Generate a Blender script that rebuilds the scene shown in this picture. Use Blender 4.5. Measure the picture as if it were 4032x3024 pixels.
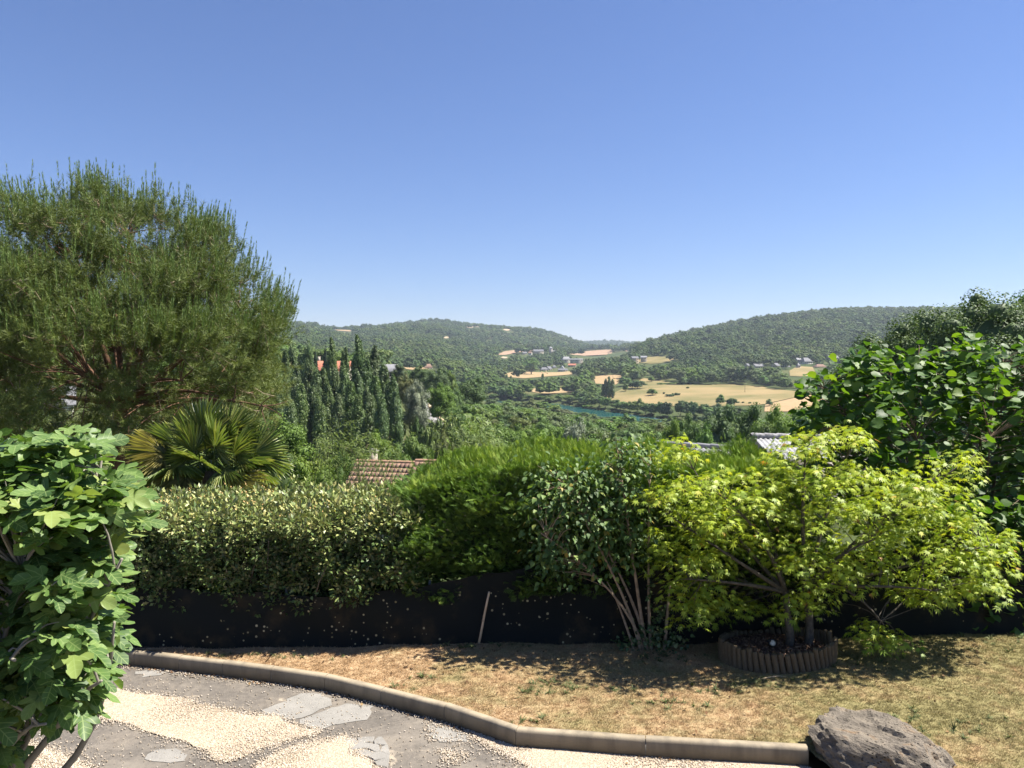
import bpy, bmesh, math, random
import numpy as np
from mathutils import Vector
from mathutils.geometry import delaunay_2d_cdt

for _o in list(bpy.data.objects):
    bpy.data.objects.remove(_o)
SC = bpy.context.scene
COL = SC.collection
R = np.random.default_rng(7)
random.seed(7)

# ------------------------------------------------------------------ camera, sky, sun, exposure
F, CX, CY = 3028.0, 2016.0, 1512.0          # the photograph's pixels (4032 x 3024)
HORIZON = 1425.0
CAMZ = 3.9
PITCH = math.atan((CY - HORIZON) / F)
cam_d = bpy.data.cameras.new('camera')
cam = bpy.data.objects.new('camera', cam_d)
COL.objects.link(cam)
cam.location = (0, 0, CAMZ)
cam.rotation_euler = (math.pi / 2 - PITCH, 0, 0)
cam_d.sensor_width = 36.0
cam_d.lens = 36.0 * F / 4032.0
cam_d.clip_start = 0.1
cam_d.clip_end = 40000
SC.camera = cam

SUN = Vector((0.64, 0.09, 1.0)).normalized()          # towards the sun: right, a little ahead
SUN_EL = math.asin(SUN.z)
SUN_AZ = math.atan2(SUN.x, SUN.y)                      # from +Y, clockwise
world = bpy.data.worlds.new('World')
SC.world = world
world.use_nodes = True
_n = world.node_tree.nodes
_sky = _n.new('ShaderNodeTexSky')
_sky.sky_type = 'NISHITA'
_sky.sun_disc = False
_sky.sun_elevation = SUN_EL
_sky.sun_rotation = SUN_AZ
_sky.altitude = 900
_sky.air_density = 1.25
_sky.dust_density = 0.0
_sky.ozone_density = 10.0
_mx = _n.new('ShaderNodeMix')
_mx.data_type = 'RGBA'
_mx.blend_type = 'MULTIPLY'
_mx.inputs[0].default_value = 1.0
_mx.inputs[7].default_value = (1.08, 0.95, 1.05, 1)
world.node_tree.links.new(_sky.outputs[0], _mx.inputs[6])
world.node_tree.links.new(_mx.outputs[2], _n['Background'].inputs[0])
_n['Background'].inputs[1].default_value = 0.051
sun_d = bpy.data.lights.new('sun', 'SUN')
sun_d.energy = 5.0
sun_d.angle = math.radians(0.53)
sun_d.color = (1.0, 0.945, 0.86)
sun = bpy.data.objects.new('sun', sun_d)
COL.objects.link(sun)
sun.rotation_euler = SUN.to_track_quat('Z', 'Y').to_euler()
SC.view_settings.view_transform = 'Standard'
SC.view_settings.look = 'None'
SC.view_settings.exposure = 1.4
SC.view_settings.gamma = 1.0
SC.view_settings.use_curve_mapping = False
SC.render.engine = 'CYCLES'
SC.cycles.max_bounces = 6
SC.cycles.diffuse_bounces = 3
SC.cycles.glossy_bounces = 2
SC.cycles.transmission_bounces = 4
SC.cycles.volume_bounces = 0
SC.cycles.transparent_max_bounces = 4
SC.cycles.use_denoising = True
SC.cycles.sample_clamp_indirect = 6.0

# ------------------------------------------------------------------ photograph pixel -> place
_cp, _sp = math.cos(PITCH), math.sin(PITCH)


def ray(px, py):
    """sideways and upward slope of the sight line per metre ahead"""
    a = (px - CX) / F
    b = (CY - py) / F
    dy = _cp + b * _sp
    return a / dy, (-_sp + b * _cp) / dy


def P(px, py, Y):
    u, w = ray(px, py)
    return np.array((u * Y, Y, CAMZ + w * Y))


def G(px, py, z=0.0):
    u, w = ray(px, py)
    Y = (z - CAMZ) / w
    return np.array((u * Y, Y, z))


def pix(p):
    """place -> pixel"""
    p = np.atleast_2d(p)
    yc = p[:, 1] * _cp - (p[:, 2] - CAMZ) * _sp
    zc = p[:, 1] * _sp + (p[:, 2] - CAMZ) * _cp
    return np.stack((CX + F * p[:, 0] / yc, CY - F * zc / yc), 1)


def inside(poly, pts):
    """which of pts (n,2) lie in the polygon"""
    poly = np.asarray(poly, float)
    x, y = pts[:, 0], pts[:, 1]
    r = np.zeros(len(pts), bool)
    j = len(poly) - 1
    for i in range(len(poly)):
        xi, yi = poly[i]
        xj, yj = poly[j]
        c = ((yi > y) != (yj > y))
        with np.errstate(divide='ignore', invalid='ignore'):
            r ^= c & (x < (xj - xi) * (y - yi) / (yj - yi + 1e-12) + xi)
        j = i
    return r


def edge_dist(poly, pts):
    poly = np.asarray(poly, float)
    d = np.full(len(pts), 1e9)
    for i in range(len(poly)):
        a, b = poly[i - 1], poly[i]
        ab = b - a
        t = np.clip(((pts - a) @ ab) / (ab @ ab + 1e-9), 0, 1)
        d = np.minimum(d, np.linalg.norm(pts - (a + t[:, None] * ab), axis=1))
    return d


# ------------------------------------------------------------------ mesh helpers
def link(o, parent=None):
    COL.objects.link(o)
    if parent is not None:
        o.parent = parent
    return o


def np_mesh(name, V, Fc, mats=(), attrs=None, uv=None, smooth=False, mat_idx=None):
    """mesh from arrays; Fc is (m,k) or a list of such arrays"""
    me = bpy.data.meshes.new(name)
    V = np.ascontiguousarray(V, np.float32)
    if isinstance(Fc, np.ndarray):
        Fc = [Fc]
    Fc = [f for f in Fc if len(f)]
    me.vertices.add(len(V))
    me.vertices.foreach_set('co', V.ravel())
    loops = np.concatenate([f.ravel() for f in Fc]).astype(np.int32)
    tot = np.concatenate([np.full(len(f), f.shape[1], np.int32) for f in Fc])
    start = np.concatenate(([0], np.cumsum(tot)[:-1])).astype(np.int32)
    me.loops.add(len(loops))
    me.loops.foreach_set('vertex_index', loops)
    me.polygons.add(len(tot))
    me.polygons.foreach_set('loop_start', start)
    me.polygons.foreach_set('loop_total', tot)
    if smooth:
        me.polygons.foreach_set('use_smooth', np.ones(len(tot), bool))
    if mat_idx is not None:
        me.polygons.foreach_set('material_index', np.asarray(mat_idx, np.int32))
    for k, a in (attrs or {}).items():
        at = me.attributes.new(k, 'FLOAT', 'POINT')
        at.data.foreach_set('value', np.ascontiguousarray(a, np.float32))
    if uv is not None:
        l = me.uv_layers.new(name='UVMap')
        l.data.foreach_set('uv', np.ascontiguousarray(uv[loops], np.float32).ravel())
    for m in mats:
        me.materials.append(m)
    me.update(calc_edges=True)
    me.validate()
    return me


def obj(name, me, parent=None):
    return link(bpy.data.objects.new(name, me), parent)


def empty(name, loc=(0, 0, 0), rz=0.0):
    o = bpy.data.objects.new(name, None)
    o.empty_display_size = 0.2
    COL.objects.link(o)
    o.location = Vector([float(c) for c in loc])
    o.rotation_euler = (0, 0, rz)
    return o


def tag(o, label=None, cat=None, group=None, kind=None):
    for k, v in (('label', label), ('category', cat), ('group', group), ('kind', kind)):
        if v:
            o[k] = v
    return o


class MB:
    """collects pieces into one mesh"""

    def __init__(s):
        s.v, s.f, s.n = [], {}, 0

    def add(s, V, Fc):
        V = np.asarray(V, float)
        Fc = np.asarray(Fc, int)
        s.v.append(V)
        s.f.setdefault(Fc.shape[1], []).append(Fc + s.n)
        s.n += len(V)
        return s

    def box(s, c, size, rz=0.0):
        c, h = np.asarray(c, float), np.asarray(size, float) / 2
        k = np.array([(x, y, z) for x in (-1, 1) for y in (-1, 1) for z in (-1, 1)], float) * h
        ca, sa = math.cos(rz), math.sin(rz)
        k = k @ np.array(((ca, sa, 0), (-sa, ca, 0), (0, 0, 1)))
        return s.add(k + c, [(0, 1, 3, 2), (4, 6, 7, 5), (0, 4, 5, 1), (2, 3, 7, 6), (0, 2, 6, 4), (1, 5, 7, 3)])

    def tube(s, pts, rad, n=6, cap=True):
        pts = np.asarray(pts, float)
        rad = np.broadcast_to(np.asarray(rad, float), (len(pts),))
        t = np.gradient(pts, axis=0)
        t /= np.linalg.norm(t, axis=1)[:, None] + 1e-9
        ref = np.array((0.31, 0.87, 0.38))
        a = np.cross(t, ref)
        a /= np.linalg.norm(a, axis=1)[:, None] + 1e-9
        b = np.cross(t, a)
        th = np.arange(n) / n * 2 * math.pi
        V = pts[:, None] + rad[:, None, None] * (np.cos(th)[None, :, None] * a[:, None] + np.sin(th)[None, :, None] * b[:, None])
        m = len(pts)
        i = np.arange(m - 1)[:, None] * n
        j = np.arange(n)[None]
        q = np.stack((i + j, i + (j + 1) % n, i + n + (j + 1) % n, i + n + j), -1).reshape(-1, 4)
        s.add(V.reshape(-1, 3), q)
        if cap and n == 6:
            k = s.n - m * n
            e = k + (m - 1) * n
            s.f.setdefault(6, []).append(np.array([[e + x for x in range(6)], [k + 5 - x for x in range(6)]]))
        return s

    def mesh(s, name, mats, smooth=False):
        return np_mesh(name, np.concatenate(s.v), [np.concatenate(v) for v in s.f.values()], mats, smooth=smooth)

    def build(s, name, mat, parent=None, smooth=False):
        return obj(name, s.mesh(name, [mat], smooth), parent)


def unit(v):
    return v / (np.linalg.norm(v, axis=-1, keepdims=True) + 1e-9)


def frames(axis, normal):
    """rotation matrices whose columns are side, axis, normal"""
    y = unit(axis)
    x = unit(np.cross(y, normal))
    z = np.cross(x, y)
    return np.stack((x, y, z), -1)


def scatter(tmpl, T, M, S, rnd=None, uv=None):
    """copies of a small leaf: returns V, F, per-vertex attribute, uv"""
    tv, tf = tmpl
    n, k = len(T), len(tv)
    S = np.broadcast_to(np.asarray(S, float), (n,)) if np.ndim(S) < 2 else S
    loc = tv[None] * (S[:, None, None] if S.ndim == 1 else S[:, None, :])
    V = np.einsum('nij,nkj->nki', M, loc) + T[:, None]
    Fc = (tf[None] + (np.arange(n) * k)[:, None, None]).reshape(-1, tf.shape[1])
    if rnd is None:
        rnd = R.random(n)
    return V.reshape(-1, 3), Fc, np.repeat(rnd, k), np.tile(tv[:, :2], (n, 1))


def merge(parts):
    V, Fs, a, uv, off = [], {}, [], [], 0
    for v, f, r, u in parts:
        V.append(v)
        Fs.setdefault(f.shape[1], []).append(f + off)
        a.append(r)
        uv.append(u)
        off += len(v)
    return np.concatenate(V), [np.concatenate(x) for x in Fs.values()], np.concatenate(a), np.concatenate(uv)


def leaf_mesh(name, parts, mats):
    V, Fs, a, uv = merge(parts)
    return np_mesh(name, V, Fs, mats, {'rnd': a}, uv)


def rand_dir(n):
    return unit(R.normal(size=(n, 3)))


def copy_tree(o, parent=None):
    c = o.copy()
    COL.objects.link(c)
    c.parent = parent
    for ch in o.children:
        copy_tree(ch, c)
    return c


# ------------------------------------------------------------------ materials
class N:
    def __init__(s, mat):
        s.m = mat
        mat.use_nodes = True
        s.t = mat.node_tree
        s.t.nodes.clear()
        s.out = s.t.nodes.new('ShaderNodeOutputMaterial')

    def node(s, kind, _props=None, **inp):
        n = s.t.nodes.new(kind)
        for k, v in (_props or {}).items():
            setattr(n, k, v)
        for k, v in inp.items():
            key = int(k[1:]) if k[0] == 'i' and k[1:].isdigit() else k.replace('_', ' ')
            s.put(n.inputs[key], v)
        return n

    def put(s, sock, v):
        if isinstance(v, bpy.types.NodeSocket):
            s.t.links.new(v, sock)
        elif isinstance(v, tuple) and len(v) == 3 and sock.type == 'RGBA':
            sock.default_value = (*v, 1)
        else:
            sock.default_value = v

    def ramp(s, fac, stops, interp='LINEAR'):
        n = s.t.nodes.new('ShaderNodeValToRGB')
        n.color_ramp.interpolation = interp
        e = n.color_ramp.elements
        while len(e) < len(stops):
            e.new(0.5)
        for x, (p, c) in zip(e, stops):
            x.position = p
            x.color = (*c, 1) if len(c) == 3 else c
        s.put(n.inputs[0], fac)
        return n.outputs[0]

    def noise(s, scale, detail=4, rough=0.55, vec=None, dist=0.0):
        n = s.node('ShaderNodeTexNoise', Scale=scale, Detail=detail, Roughness=rough, Distortion=dist)
        if vec is not None:
            s.put(n.inputs['Vector'], vec)
        return n.outputs[0]

    def pos(s):
        return s.node('ShaderNodeNewGeometry').outputs['Position']

    def objco(s):
        return s.node('ShaderNodeTexCoord').outputs['Object']

    def mix(s, fac, a, b, mode='MIX'):
        n = s.t.nodes.new('ShaderNodeMix')
        n.data_type = 'RGBA'
        n.blend_type = mode
        s.put(n.inputs[0], fac)
        s.put(n.inputs[6], a)
        s.put(n.inputs[7], b)
        return n.outputs[2]

    def math(s, op, a, b=0.0, clamp=False):
        n = s.t.nodes.new('ShaderNodeMath')
        n.operation = op
        n.use_clamp = clamp
        s.put(n.inputs[0], a)
        s.put(n.inputs[1], b)
        return n.outputs[0]

    def bsdf(s, col, rough=0.8, spec=0.3, bump=None, bump_d=0.02, bump_s=0.5, trans=0.0, tcol=None, metal=0.0):
        b = s.node('ShaderNodeBsdfPrincipled', Base_Color=col, Roughness=rough, Metallic=metal)
        b.inputs['Specular IOR Level'].default_value = spec
        if bump is not None:
            bn = s.node('ShaderNodeBump', Height=bump, Strength=bump_s, Distance=bump_d)
            s.put(b.inputs['Normal'], bn.outputs[0])
        sh = b.outputs[0]
        if trans:
            t = s.node('ShaderNodeBsdfTranslucent', Color=tcol if tcol is not None else col)
            m = s.node('ShaderNodeMixShader', i0=trans, i1=sh, i2=t.outputs[0])
            sh = m.outputs[0]
        s.t.links.new(sh, s.out.inputs['Surface'])
        return s.m


def new(name):
    return N(bpy.data.materials.new(name))


def simple(name, col, rough=0.8, spec=0.3, vary=0.18, scale=3.0, bump=0.0):
    n = new(name)
    x = n.noise(scale, 5, 0.6, n.objco())
    lo = tuple(c * (1 - vary) for c in col)
    hi = tuple(min(1, c * (1 + vary)) for c in col)
    c = n.ramp(x, [(0.3, lo), (0.7, hi)])
    return n.bsdf(c, rough, spec, x if bump else None, bump)


def leaf_mat(name, stops, rough=0.5, spec=0.35, trans=0.3, tcol=(1.25, 1.35, 0.55), use='rnd', inst=0.0, back=None, stand=0.0):
    """foliage: the colour varies from leaf to leaf (attribute rnd) and from plant to plant (inst)"""
    n = new(name)
    if use == 'rnd':
        r = n.node('ShaderNodeAttribute', {'attribute_name': 'rnd'}).outputs['Fac']
    else:
        r = n.node('ShaderNodeObjectInfo').outputs['Random']
    c = n.ramp(r, stops)
    if inst:
        oi = n.node('ShaderNodeObjectInfo').outputs['Random']
        h = n.node('ShaderNodeHueSaturation', Color=c)
        n.put(h.inputs['Hue'], n.math('ADD', n.math('MULTIPLY', oi, 0.05 * inst), 0.5 - 0.03 * inst))
        n.put(h.inputs['Value'], n.math('ADD', n.math('MULTIPLY', n.math('FRACT', n.math('MULTIPLY', oi, 7.13)), 0.7 * inst), 1 - 0.35 * inst))
        n.put(h.inputs['Saturation'], n.math('ADD', n.math('MULTIPLY', n.math('FRACT', n.math('MULTIPLY', oi, 3.71)), 0.4 * inst), 1 - 0.25 * inst))
        c = h.outputs[0]
    if stand:
        w = n.noise(stand, 4, 0.65, n.pos(), 0.5)
        c = n.mix(1.0, c, n.ramp(w, [(0.32, (0.60, 0.68, 0.75)), (0.5, (1, 1, 1)), (0.68, (1.45, 1.32, 1.0))]), 'MULTIPLY')
    if back is not None:
        g = n.node('ShaderNodeNewGeometry').outputs['Backfacing']
        c = n.mix(g, c, back)
    t = n.mix(1.0, c, tcol, 'MULTIPLY')
    return n.bsdf(c, rough, spec, trans=trans, tcol=t)


M = {}
M['bark'] = simple('bark', (0.16, 0.12, 0.085), 0.9, 0.1, 0.4, 14, 0.01)
M['bark_pale'] = simple('bark_pale', (0.30, 0.23, 0.16), 0.9, 0.1, 0.35, 18, 0.006)
M['bark_pine'] = simple('bark_pine', (0.15, 0.085, 0.055), 0.9, 0.1, 0.45, 9, 0.02)
M['bark_dark'] = simple('bark_dark', (0.085, 0.075, 0.06), 0.9, 0.1, 0.4, 20, 0.006)
M['wood_far'] = leaf_mat('wood_far', [(0, (0.040, 0.070, 0.019)), (0.5, (0.065, 0.104, 0.026)), (1, (0.105, 0.147, 0.038))], 0.7, 0.15, 0.18, inst=0.7, stand=0.007)
M['leaf_mid'] = leaf_mat('leaf_mid', [(0, (0.059, 0.100, 0.021)), (0.5, (0.094, 0.156, 0.030)), (1, (0.143, 0.217, 0.042))], 0.6, 0.25, 0.22, inst=0.7)
M['leaf_dark'] = leaf_mat('leaf_dark', [(0, (0.037, 0.072, 0.021)), (0.5, (0.064, 0.113, 0.029)), (1, (0.094, 0.156, 0.040))], 0.6, 0.25, 0.2, inst=0.6)
M['leaf_yellow'] = leaf_mat('leaf_yellow', [(0, (0.089, 0.133, 0.024)), (0.5, (0.133, 0.194, 0.034)), (1, (0.189, 0.249, 0.045))], 0.6, 0.25, 0.25, inst=0.6)
M['leaf_silver'] = leaf_mat('leaf_silver', [(0, (0.123, 0.152, 0.091)), (0.5, (0.196, 0.232, 0.143)), (1, (0.290, 0.326, 0.215))], 0.6, 0.25, 0.15, (1.05, 1.1, 0.8), inst=0.3)
M['leaf_olive'] = leaf_mat('leaf_olive', [(0, (0.072, 0.090, 0.028)), (0.5, (0.114, 0.132, 0.042)), (1, (0.168, 0.174, 0.061))], 0.6, 0.2, 0.2, inst=0.5)
M['leaf_poplar'] = leaf_mat('leaf_poplar', [(0, (0.054, 0.094, 0.034)), (0.5, (0.097, 0.151, 0.047)), (1, (0.167, 0.224, 0.076))], 0.5, 0.35, 0.18, inst=0.5)
M['leaf_spruce'] = leaf_mat('leaf_spruce', [(0, (0.014, 0.030, 0.014)), (1, (0.034, 0.060, 0.026))], 0.7, 0.15, 0.08, inst=0.4)

# ------------------------------------------------------------------ terrain
NEAR = [(11, -0.25), (14, -0.9), (25, -3.6), (38, -6.3)]
COLS = {
    -2600: [(60, -4), (150, 4), (300, 20), (600, 55), (1500, 120), (4000, 150), (9000, 120)],
    -300: [(60, -4), (110, -4), (150, -2), (250, 6), (400, 22), (700, 50), (1500, 100), (3000, 140), (9000, 120)],
    700: [(60, -7), (110, -8), (150, -9), (250, 1), (400, 12), (700, 38), (1500, 90), (2500, 122), (9000, 100)],
    1200: [(60, -9), (110, -13), (150, -13.5), (190, -8), (230, -3), (300, 0), (400, -4), (600, -2), (900, 5), (1500, 45), (2500, 120), (3500, 100), (9000, 80)],
    1350: [(60, -9), (110, -13), (150, -13.5), (190, -8), (230, -3), (300, 0), (400, -6), (650, -12), (900, -6), (1500, 30), (2600, 105), (4000, 90), (9000, 80)],
    1550: [(60, -9), (110, -13), (150, -14), (200, -9), (260, -2), (320, -2), (450, -12), (650, -14), (900, -5), (1300, 15), (2000, 70), (3000, 147), (4000, 110), (9000, 80)],
    1700: [(60, -9.5), (110, -14), (150, -15), (200, -11), (230, -9), (280, -9), (450, -18), (650, -18), (900, -3), (1300, 10), (2000, 70), (3000, 159), (4000, 120), (9000, 90)],
    1900: [(60, -10), (110, -16), (150, -18), (230, -16), (300, -20), (450, -28), (550, -30), (700, -28), (900, -22), (1100, -14), (1300, -6), (1600, 10), (2000, 40), (2600, 108), (3000, 144), (4000, 110), (9000, 90)],
    2100: [(60, -11), (110, -18), (150, -21), (230, -24), (300, -27), (400, -31), (480, -32), (600, -32), (700, -31), (760, -28), (900, -23), (1000, -19), (1150, -15), (1300, -8), (1500, 8), (1650, 22), (1800, 28), (2000, 26), (2500, 85), (3000, 136), (4000, 100), (9000, 90)],
    2190: [(60, -11), (110, -18), (150, -22), (300, -28), (400, -32), (600, -32), (700, -31), (760, -28), (900, -22), (1150, -14.5), (1300, -8), (1500, 6), (1650, 19), (1850, 26), (2000, 24), (2500, 70), (3000, 112), (4000, 90), (9000, 90)],
    2260: [(60, -11), (110, -18), (150, -22), (300, -28), (400, -32), (600, -32), (660, -31), (760, -28), (900, -22), (1150, -14), (1300, -7), (1500, 4), (1650, 14), (1900, 20), (2000, 20), (2500, 45), (2700, 52), (3000, 82), (4000, 85), (5000, 120), (9000, 90)],
    2340: [(60, -11), (110, -18), (150, -22), (300, -28), (400, -32), (600, -32), (650, -30), (760, -27), (850, -19), (1150, -8), (1300, -3), (1500, 4), (1650, 10), (2000, 20), (2450, 43), (2600, 48), (3000, 50), (3600, 40), (5000, 133), (7000, 110), (9000, 90)],
    2460: [(60, -11), (110, -18), (150, -22), (300, -28), (400, -32), (560, -32), (600, -31), (700, -26), (800, -20), (850, -17.5), (950, -12), (1100, 0), (1400, 12), (2000, 28), (2400, 44), (2700, 38), (3600, 40), (5000, 130), (7000, 110), (9000, 90)],
    2600: [(60, -11), (110, -18), (150, -22), (300, -28), (400, -32), (530, -32), (560, -30.5), (700, -22.5), (800, -18.5), (950, -10), (1100, 2), (1200, 10), (1500, 35), (1800, 54), (2200, 52), (3000, 40), (5000, 120), (9000, 90)],
    2800: [(60, -11), (110, -17), (150, -21), (300, -28), (400, -32), (510, -32), (540, -30), (700, -21.5), (800, -18), (950, -8), (1100, 6), (1400, 40), (1900, 82), (2400, 72), (4000, 60), (9000, 80)],
    3000: [(60, -10), (110, -16), (200, -24), (300, -28), (420, -32), (490, -32), (520, -29), (700, -20), (800, -16), (950, -3), (1100, 8), (1400, 50), (1950, 109), (2600, 92), (4000, 60), (9000, 80)],
    3300: [(60, -6), (110, -14), (200, -21), (300, -28), (400, -32), (480, -32), (510, -27), (700, -18), (800, -12), (950, 0), (1100, 10), (1400, 60), (2000, 135), (2700, 122), (9000, 90)],
    3700: [(60, -4), (110, -12), (200, -18), (400, -28), (700, -15), (950, 2), (1400, 65), (2000, 139), (2700, 130), (9000, 90)],
    4200: [(60, -3), (110, -9), (200, -12), (400, -20), (700, -8), (950, 8), (1400, 70), (2000, 128), (9000, 90)],
    6600: [(60, -3), (200, -4), (500, 5), (1000, 40), (2000, 110), (9000, 90)],
}
UG = np.concatenate((np.linspace(-2.6, -0.75, 40)[:-1], np.linspace(-0.75, 0.75, 260), np.linspace(0.75, 2.6, 40)[1:]))
LG = np.linspace(math.log(10.6), math.log(6400), 230)
_cu = np.array([(k - CX) / F for k in sorted(COLS)])
NEAR2 = [(11, -0.25), (14, -0.6), (25, -1.0), (38, -1.5)]
for _k in COLS:
    COLS[_k] = (NEAR2 if _k >= 3300 else NEAR) + COLS[_k]
_prof = np.array([np.interp(LG, [math.log(y) for y, _ in COLS[k]], [z for _, z in COLS[k]]) for k in sorted(COLS)])
HG = np.array([np.interp(UG, _cu, _prof[:, j]) for j in range(len(LG))]).T


def _smooth(a, ax, n):
    for _ in range(n):
        a = np.moveaxis(a, ax, 0)
        b = a.copy()
        b[1:-1] = 0.25 * a[:-2] + 0.5 * a[1:-1] + 0.25 * a[2:]
        a = np.moveaxis(b, 0, ax)
    return a


HG = _smooth(_smooth(HG, 1, 3), 0, 8)
_YY = np.exp(LG)[None]
_XX = UG[:, None] * _YY
_amp = np.clip((_YY - 900) / 1500, 0, 1) * 5 + np.clip((_YY - 60) / 300, 0, 1) * 0.4
HG = HG + _amp * (np.sin(_XX / 97 + 1.3) * np.sin(_YY / 130 + 0.4) + 0.6 * np.sin(_XX / 41 + _YY / 57) + 0.5 * np.sin(_XX / 190 - _YY / 75))
# the river bed: far bank distance along each sight column, 70 m wide
RIV_U = np.array([(k - CX) / F for k in (900, 1700, 2000, 2190, 2300, 2442, 2600, 2800, 3000, 3300, 4400)])
RIV_Y = np.array([900, 800, 725, 690, 628, 558, 508, 474, 452, 432, 400.0])
WATER = -33.6
_far = np.interp(UG, RIV_U, RIV_Y)[:, None]
_d = np.maximum(_YY - _far, (_far - 72) - _YY)
_on = ((UG > -0.11) & (UG < 0.6))[:, None]
_bed = np.where(_d < 0, -35.2, np.minimum(HG, -35.2 + 0.0 + np.maximum(_d, 0) * 0.35))
_bed = np.where(_d > 4, np.maximum(_bed, -33.0), _bed)
HG = np.where(_on & (_d < 60), _bed, HG)


def zt(x, y):
    x, y = np.asarray(x, float), np.asarray(y, float)
    iu = np.interp(x / y, UG, np.arange(len(UG)))
    il = np.interp(np.log(y), LG, np.arange(len(LG)))
    a = np.clip(iu.astype(int), 0, len(UG) - 2)
    b = np.clip(il.astype(int), 0, len(LG) - 2)
    fa, fb = iu - a, il - b
    return (HG[a, b] * (1 - fa) * (1 - fb) + HG[a + 1, b] * fa * (1 - fb) + HG[a, b + 1] * (1 - fa) * fb + HG[a + 1, b + 1] * fa * fb)


def hit(px, py, y0=60.0, y1=6300.0):
    """where a sight line meets the terrain beyond y0"""
    u, w = ray(px, py)
    Y = np.exp(np.linspace(math.log(y0), math.log(y1), 1500))
    g = CAMZ + w * Y - zt(u * Y, Y)
    k = np.nonzero((g[:-1] > 0) & (g[1:] <= 0))[0]
    i = k[0] if len(k) else int(np.argmin(np.abs(g) / Y))
    return np.array((u * Y[i], Y[i], zt(u * Y[i], Y[i])))


def terrain_mat():
    n = new('terrain')
    p = n.pos()
    a = n.noise(0.012, 5, 0.6, p)
    b = n.noise(0.25, 4, 0.6, p)
    g = n.ramp(a, [(0.35, (0.040, 0.062, 0.020)), (0.55, (0.075, 0.085, 0.030)), (0.72, (0.17, 0.14, 0.062))])
    c = n.mix(n.math('MULTIPLY', b, 0.6), g, (0.05, 0.07, 0.022))
    return n.bsdf(c, 0.95, 0.1, b, 0.3)


M['terrain'] = terrain_mat()
_nu, _nl = HG.shape
_V = np.stack((_XX, np.broadcast_to(_YY, HG.shape), HG), -1).reshape(-1, 3)
_i = (np.arange(_nu - 1)[:, None] * _nl + np.arange(_nl - 1)[None]).ravel()
_Fq = np.stack((_i, _i + _nl, _i + _nl + 1, _i + 1), 1)
tag(obj('terrain', np_mesh('terrain', _V, _Fq, [M['terrain']], smooth=True)), 'wooded valley land falling away beyond the garden hedge', kind='structure')


def soil_mat():
    n = new('soil')
    a = n.noise(2.0, 6, 0.6, n.pos())
    return n.bsdf(n.ramp(a, [(0.3, (0.10, 0.075, 0.045)), (0.7, (0.21, 0.165, 0.095))]), 0.95, 0.1, a, 0.02)


M['soil'] = soil_mat()
_mb = MB()
_gx = np.linspace(-29, 29, 30)
_gy = np.linspace(-30, 10.62, 22)
_gv = np.array([(x, y, -0.06 - 0.19 * max(0, (y - 10.25) / 0.37)) for y in _gy for x in _gx])
_mb.add(_gv, [(j * 30 + i, j * 30 + i + 1, j * 30 + 31 + i, j * 30 + 30 + i) for j in range(21) for i in range(29)])
tag(_mb.build('ground', M['soil']), 'bare ground under the garden', kind='structure')


def sheet(name, poly, zf, mat, step, label, kind='structure', jag=0.0, parent=None):
    """a ground sheet over a plan polygon (x,y), triangulated finely enough to follow zf"""
    poly = np.asarray(poly, float)[:, :2]
    step = min(step, max(0.03, np.ptp(poly, axis=0).min() / 3))
    out = []
    for i in range(len(poly)):
        a, b = poly[i], poly[(i + 1) % len(poly)]
        L = np.linalg.norm(b - a)
        k = max(1, int(L / step))
        for t in np.arange(k) / k:
            p = a + (b - a) * t
            if jag:
                p = p + R.normal(size=2) * jag
            out.append(p)
    out = np.array(out)
    lo, hi = out.min(0), out.max(0)
    xs, ys = np.arange(lo[0], hi[0], step), np.arange(lo[1], hi[1], step)
    g = np.stack(np.meshgrid(xs, ys), -1).reshape(-1, 2)
    g = g + R.uniform(-0.2, 0.2, g.shape) * step
    g = g[inside(out, g)]
    g = g[edge_dist(out, g) > step * 0.4]
    nb = len(out)
    vs = [Vector(p) for p in out] + [Vector(p) for p in g]
    r = delaunay_2d_cdt(vs, [(i, (i + 1) % nb) for i in range(nb)], [], 1, 1e-5)
    V2 = np.array([tuple(v) for v in r[0]])
    Fc = np.array([f for f in r[2] if len(f) == 3])
    if not len(Fc):
        print('no sheet', name, label)
        return None
    c = V2[Fc].mean(1)
    Fc = Fc[inside(out, c)]
    a = V2[Fc]
    area = (a[:, 1, 0] - a[:, 0, 0]) * (a[:, 2, 1] - a[:, 0, 1]) - (a[:, 1, 1] - a[:, 0, 1]) * (a[:, 2, 0] - a[:, 0, 0])
    Fc[area < 0] = Fc[area < 0][:, ::-1]
    V = np.column_stack((V2, zf(V2[:, 0], V2[:, 1])))
    o = obj(name, np_mesh(name, V, Fc, [mat], smooth=True), parent)
    if parent is None:
        tag(o, label, kind=kind)
    return o


# ------------------------------------------------------------------ fields, road and river in the valley
def field_mat(name, lo, hi, green, fine=0.08):
    n = new(name)
    p = n.pos()
    a = n.noise(0.02, 5, 0.62, p)
    b = n.noise(fine, 5, 0.7, p)
    mp = n.node('ShaderNodeMapping', Vector=p)
    mp.inputs['Rotation'].default_value = (0, 0, 0.5)
    mp.inputs['Scale'].default_value = (0.02, 0.35, 0.0)
    s = n.noise(1.0, 3, 0.6, mp.outputs[0])
    c = n.ramp(n.math('ADD', n.math('MULTIPLY', b, 0.5), n.math('MULTIPLY', s, 0.5)), [(0.35, lo), (0.65, hi)])
    c = n.mix(n.ramp(n.math('ADD', n.math('MULTIPLY', a, 0.7), n.math('MULTIPLY', s, 0.3)), [(0.44, (0, 0, 0)), (0.60, (1, 1, 1))]), c, green)
    return n.bsdf(c, 0.95, 0.1)


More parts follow.
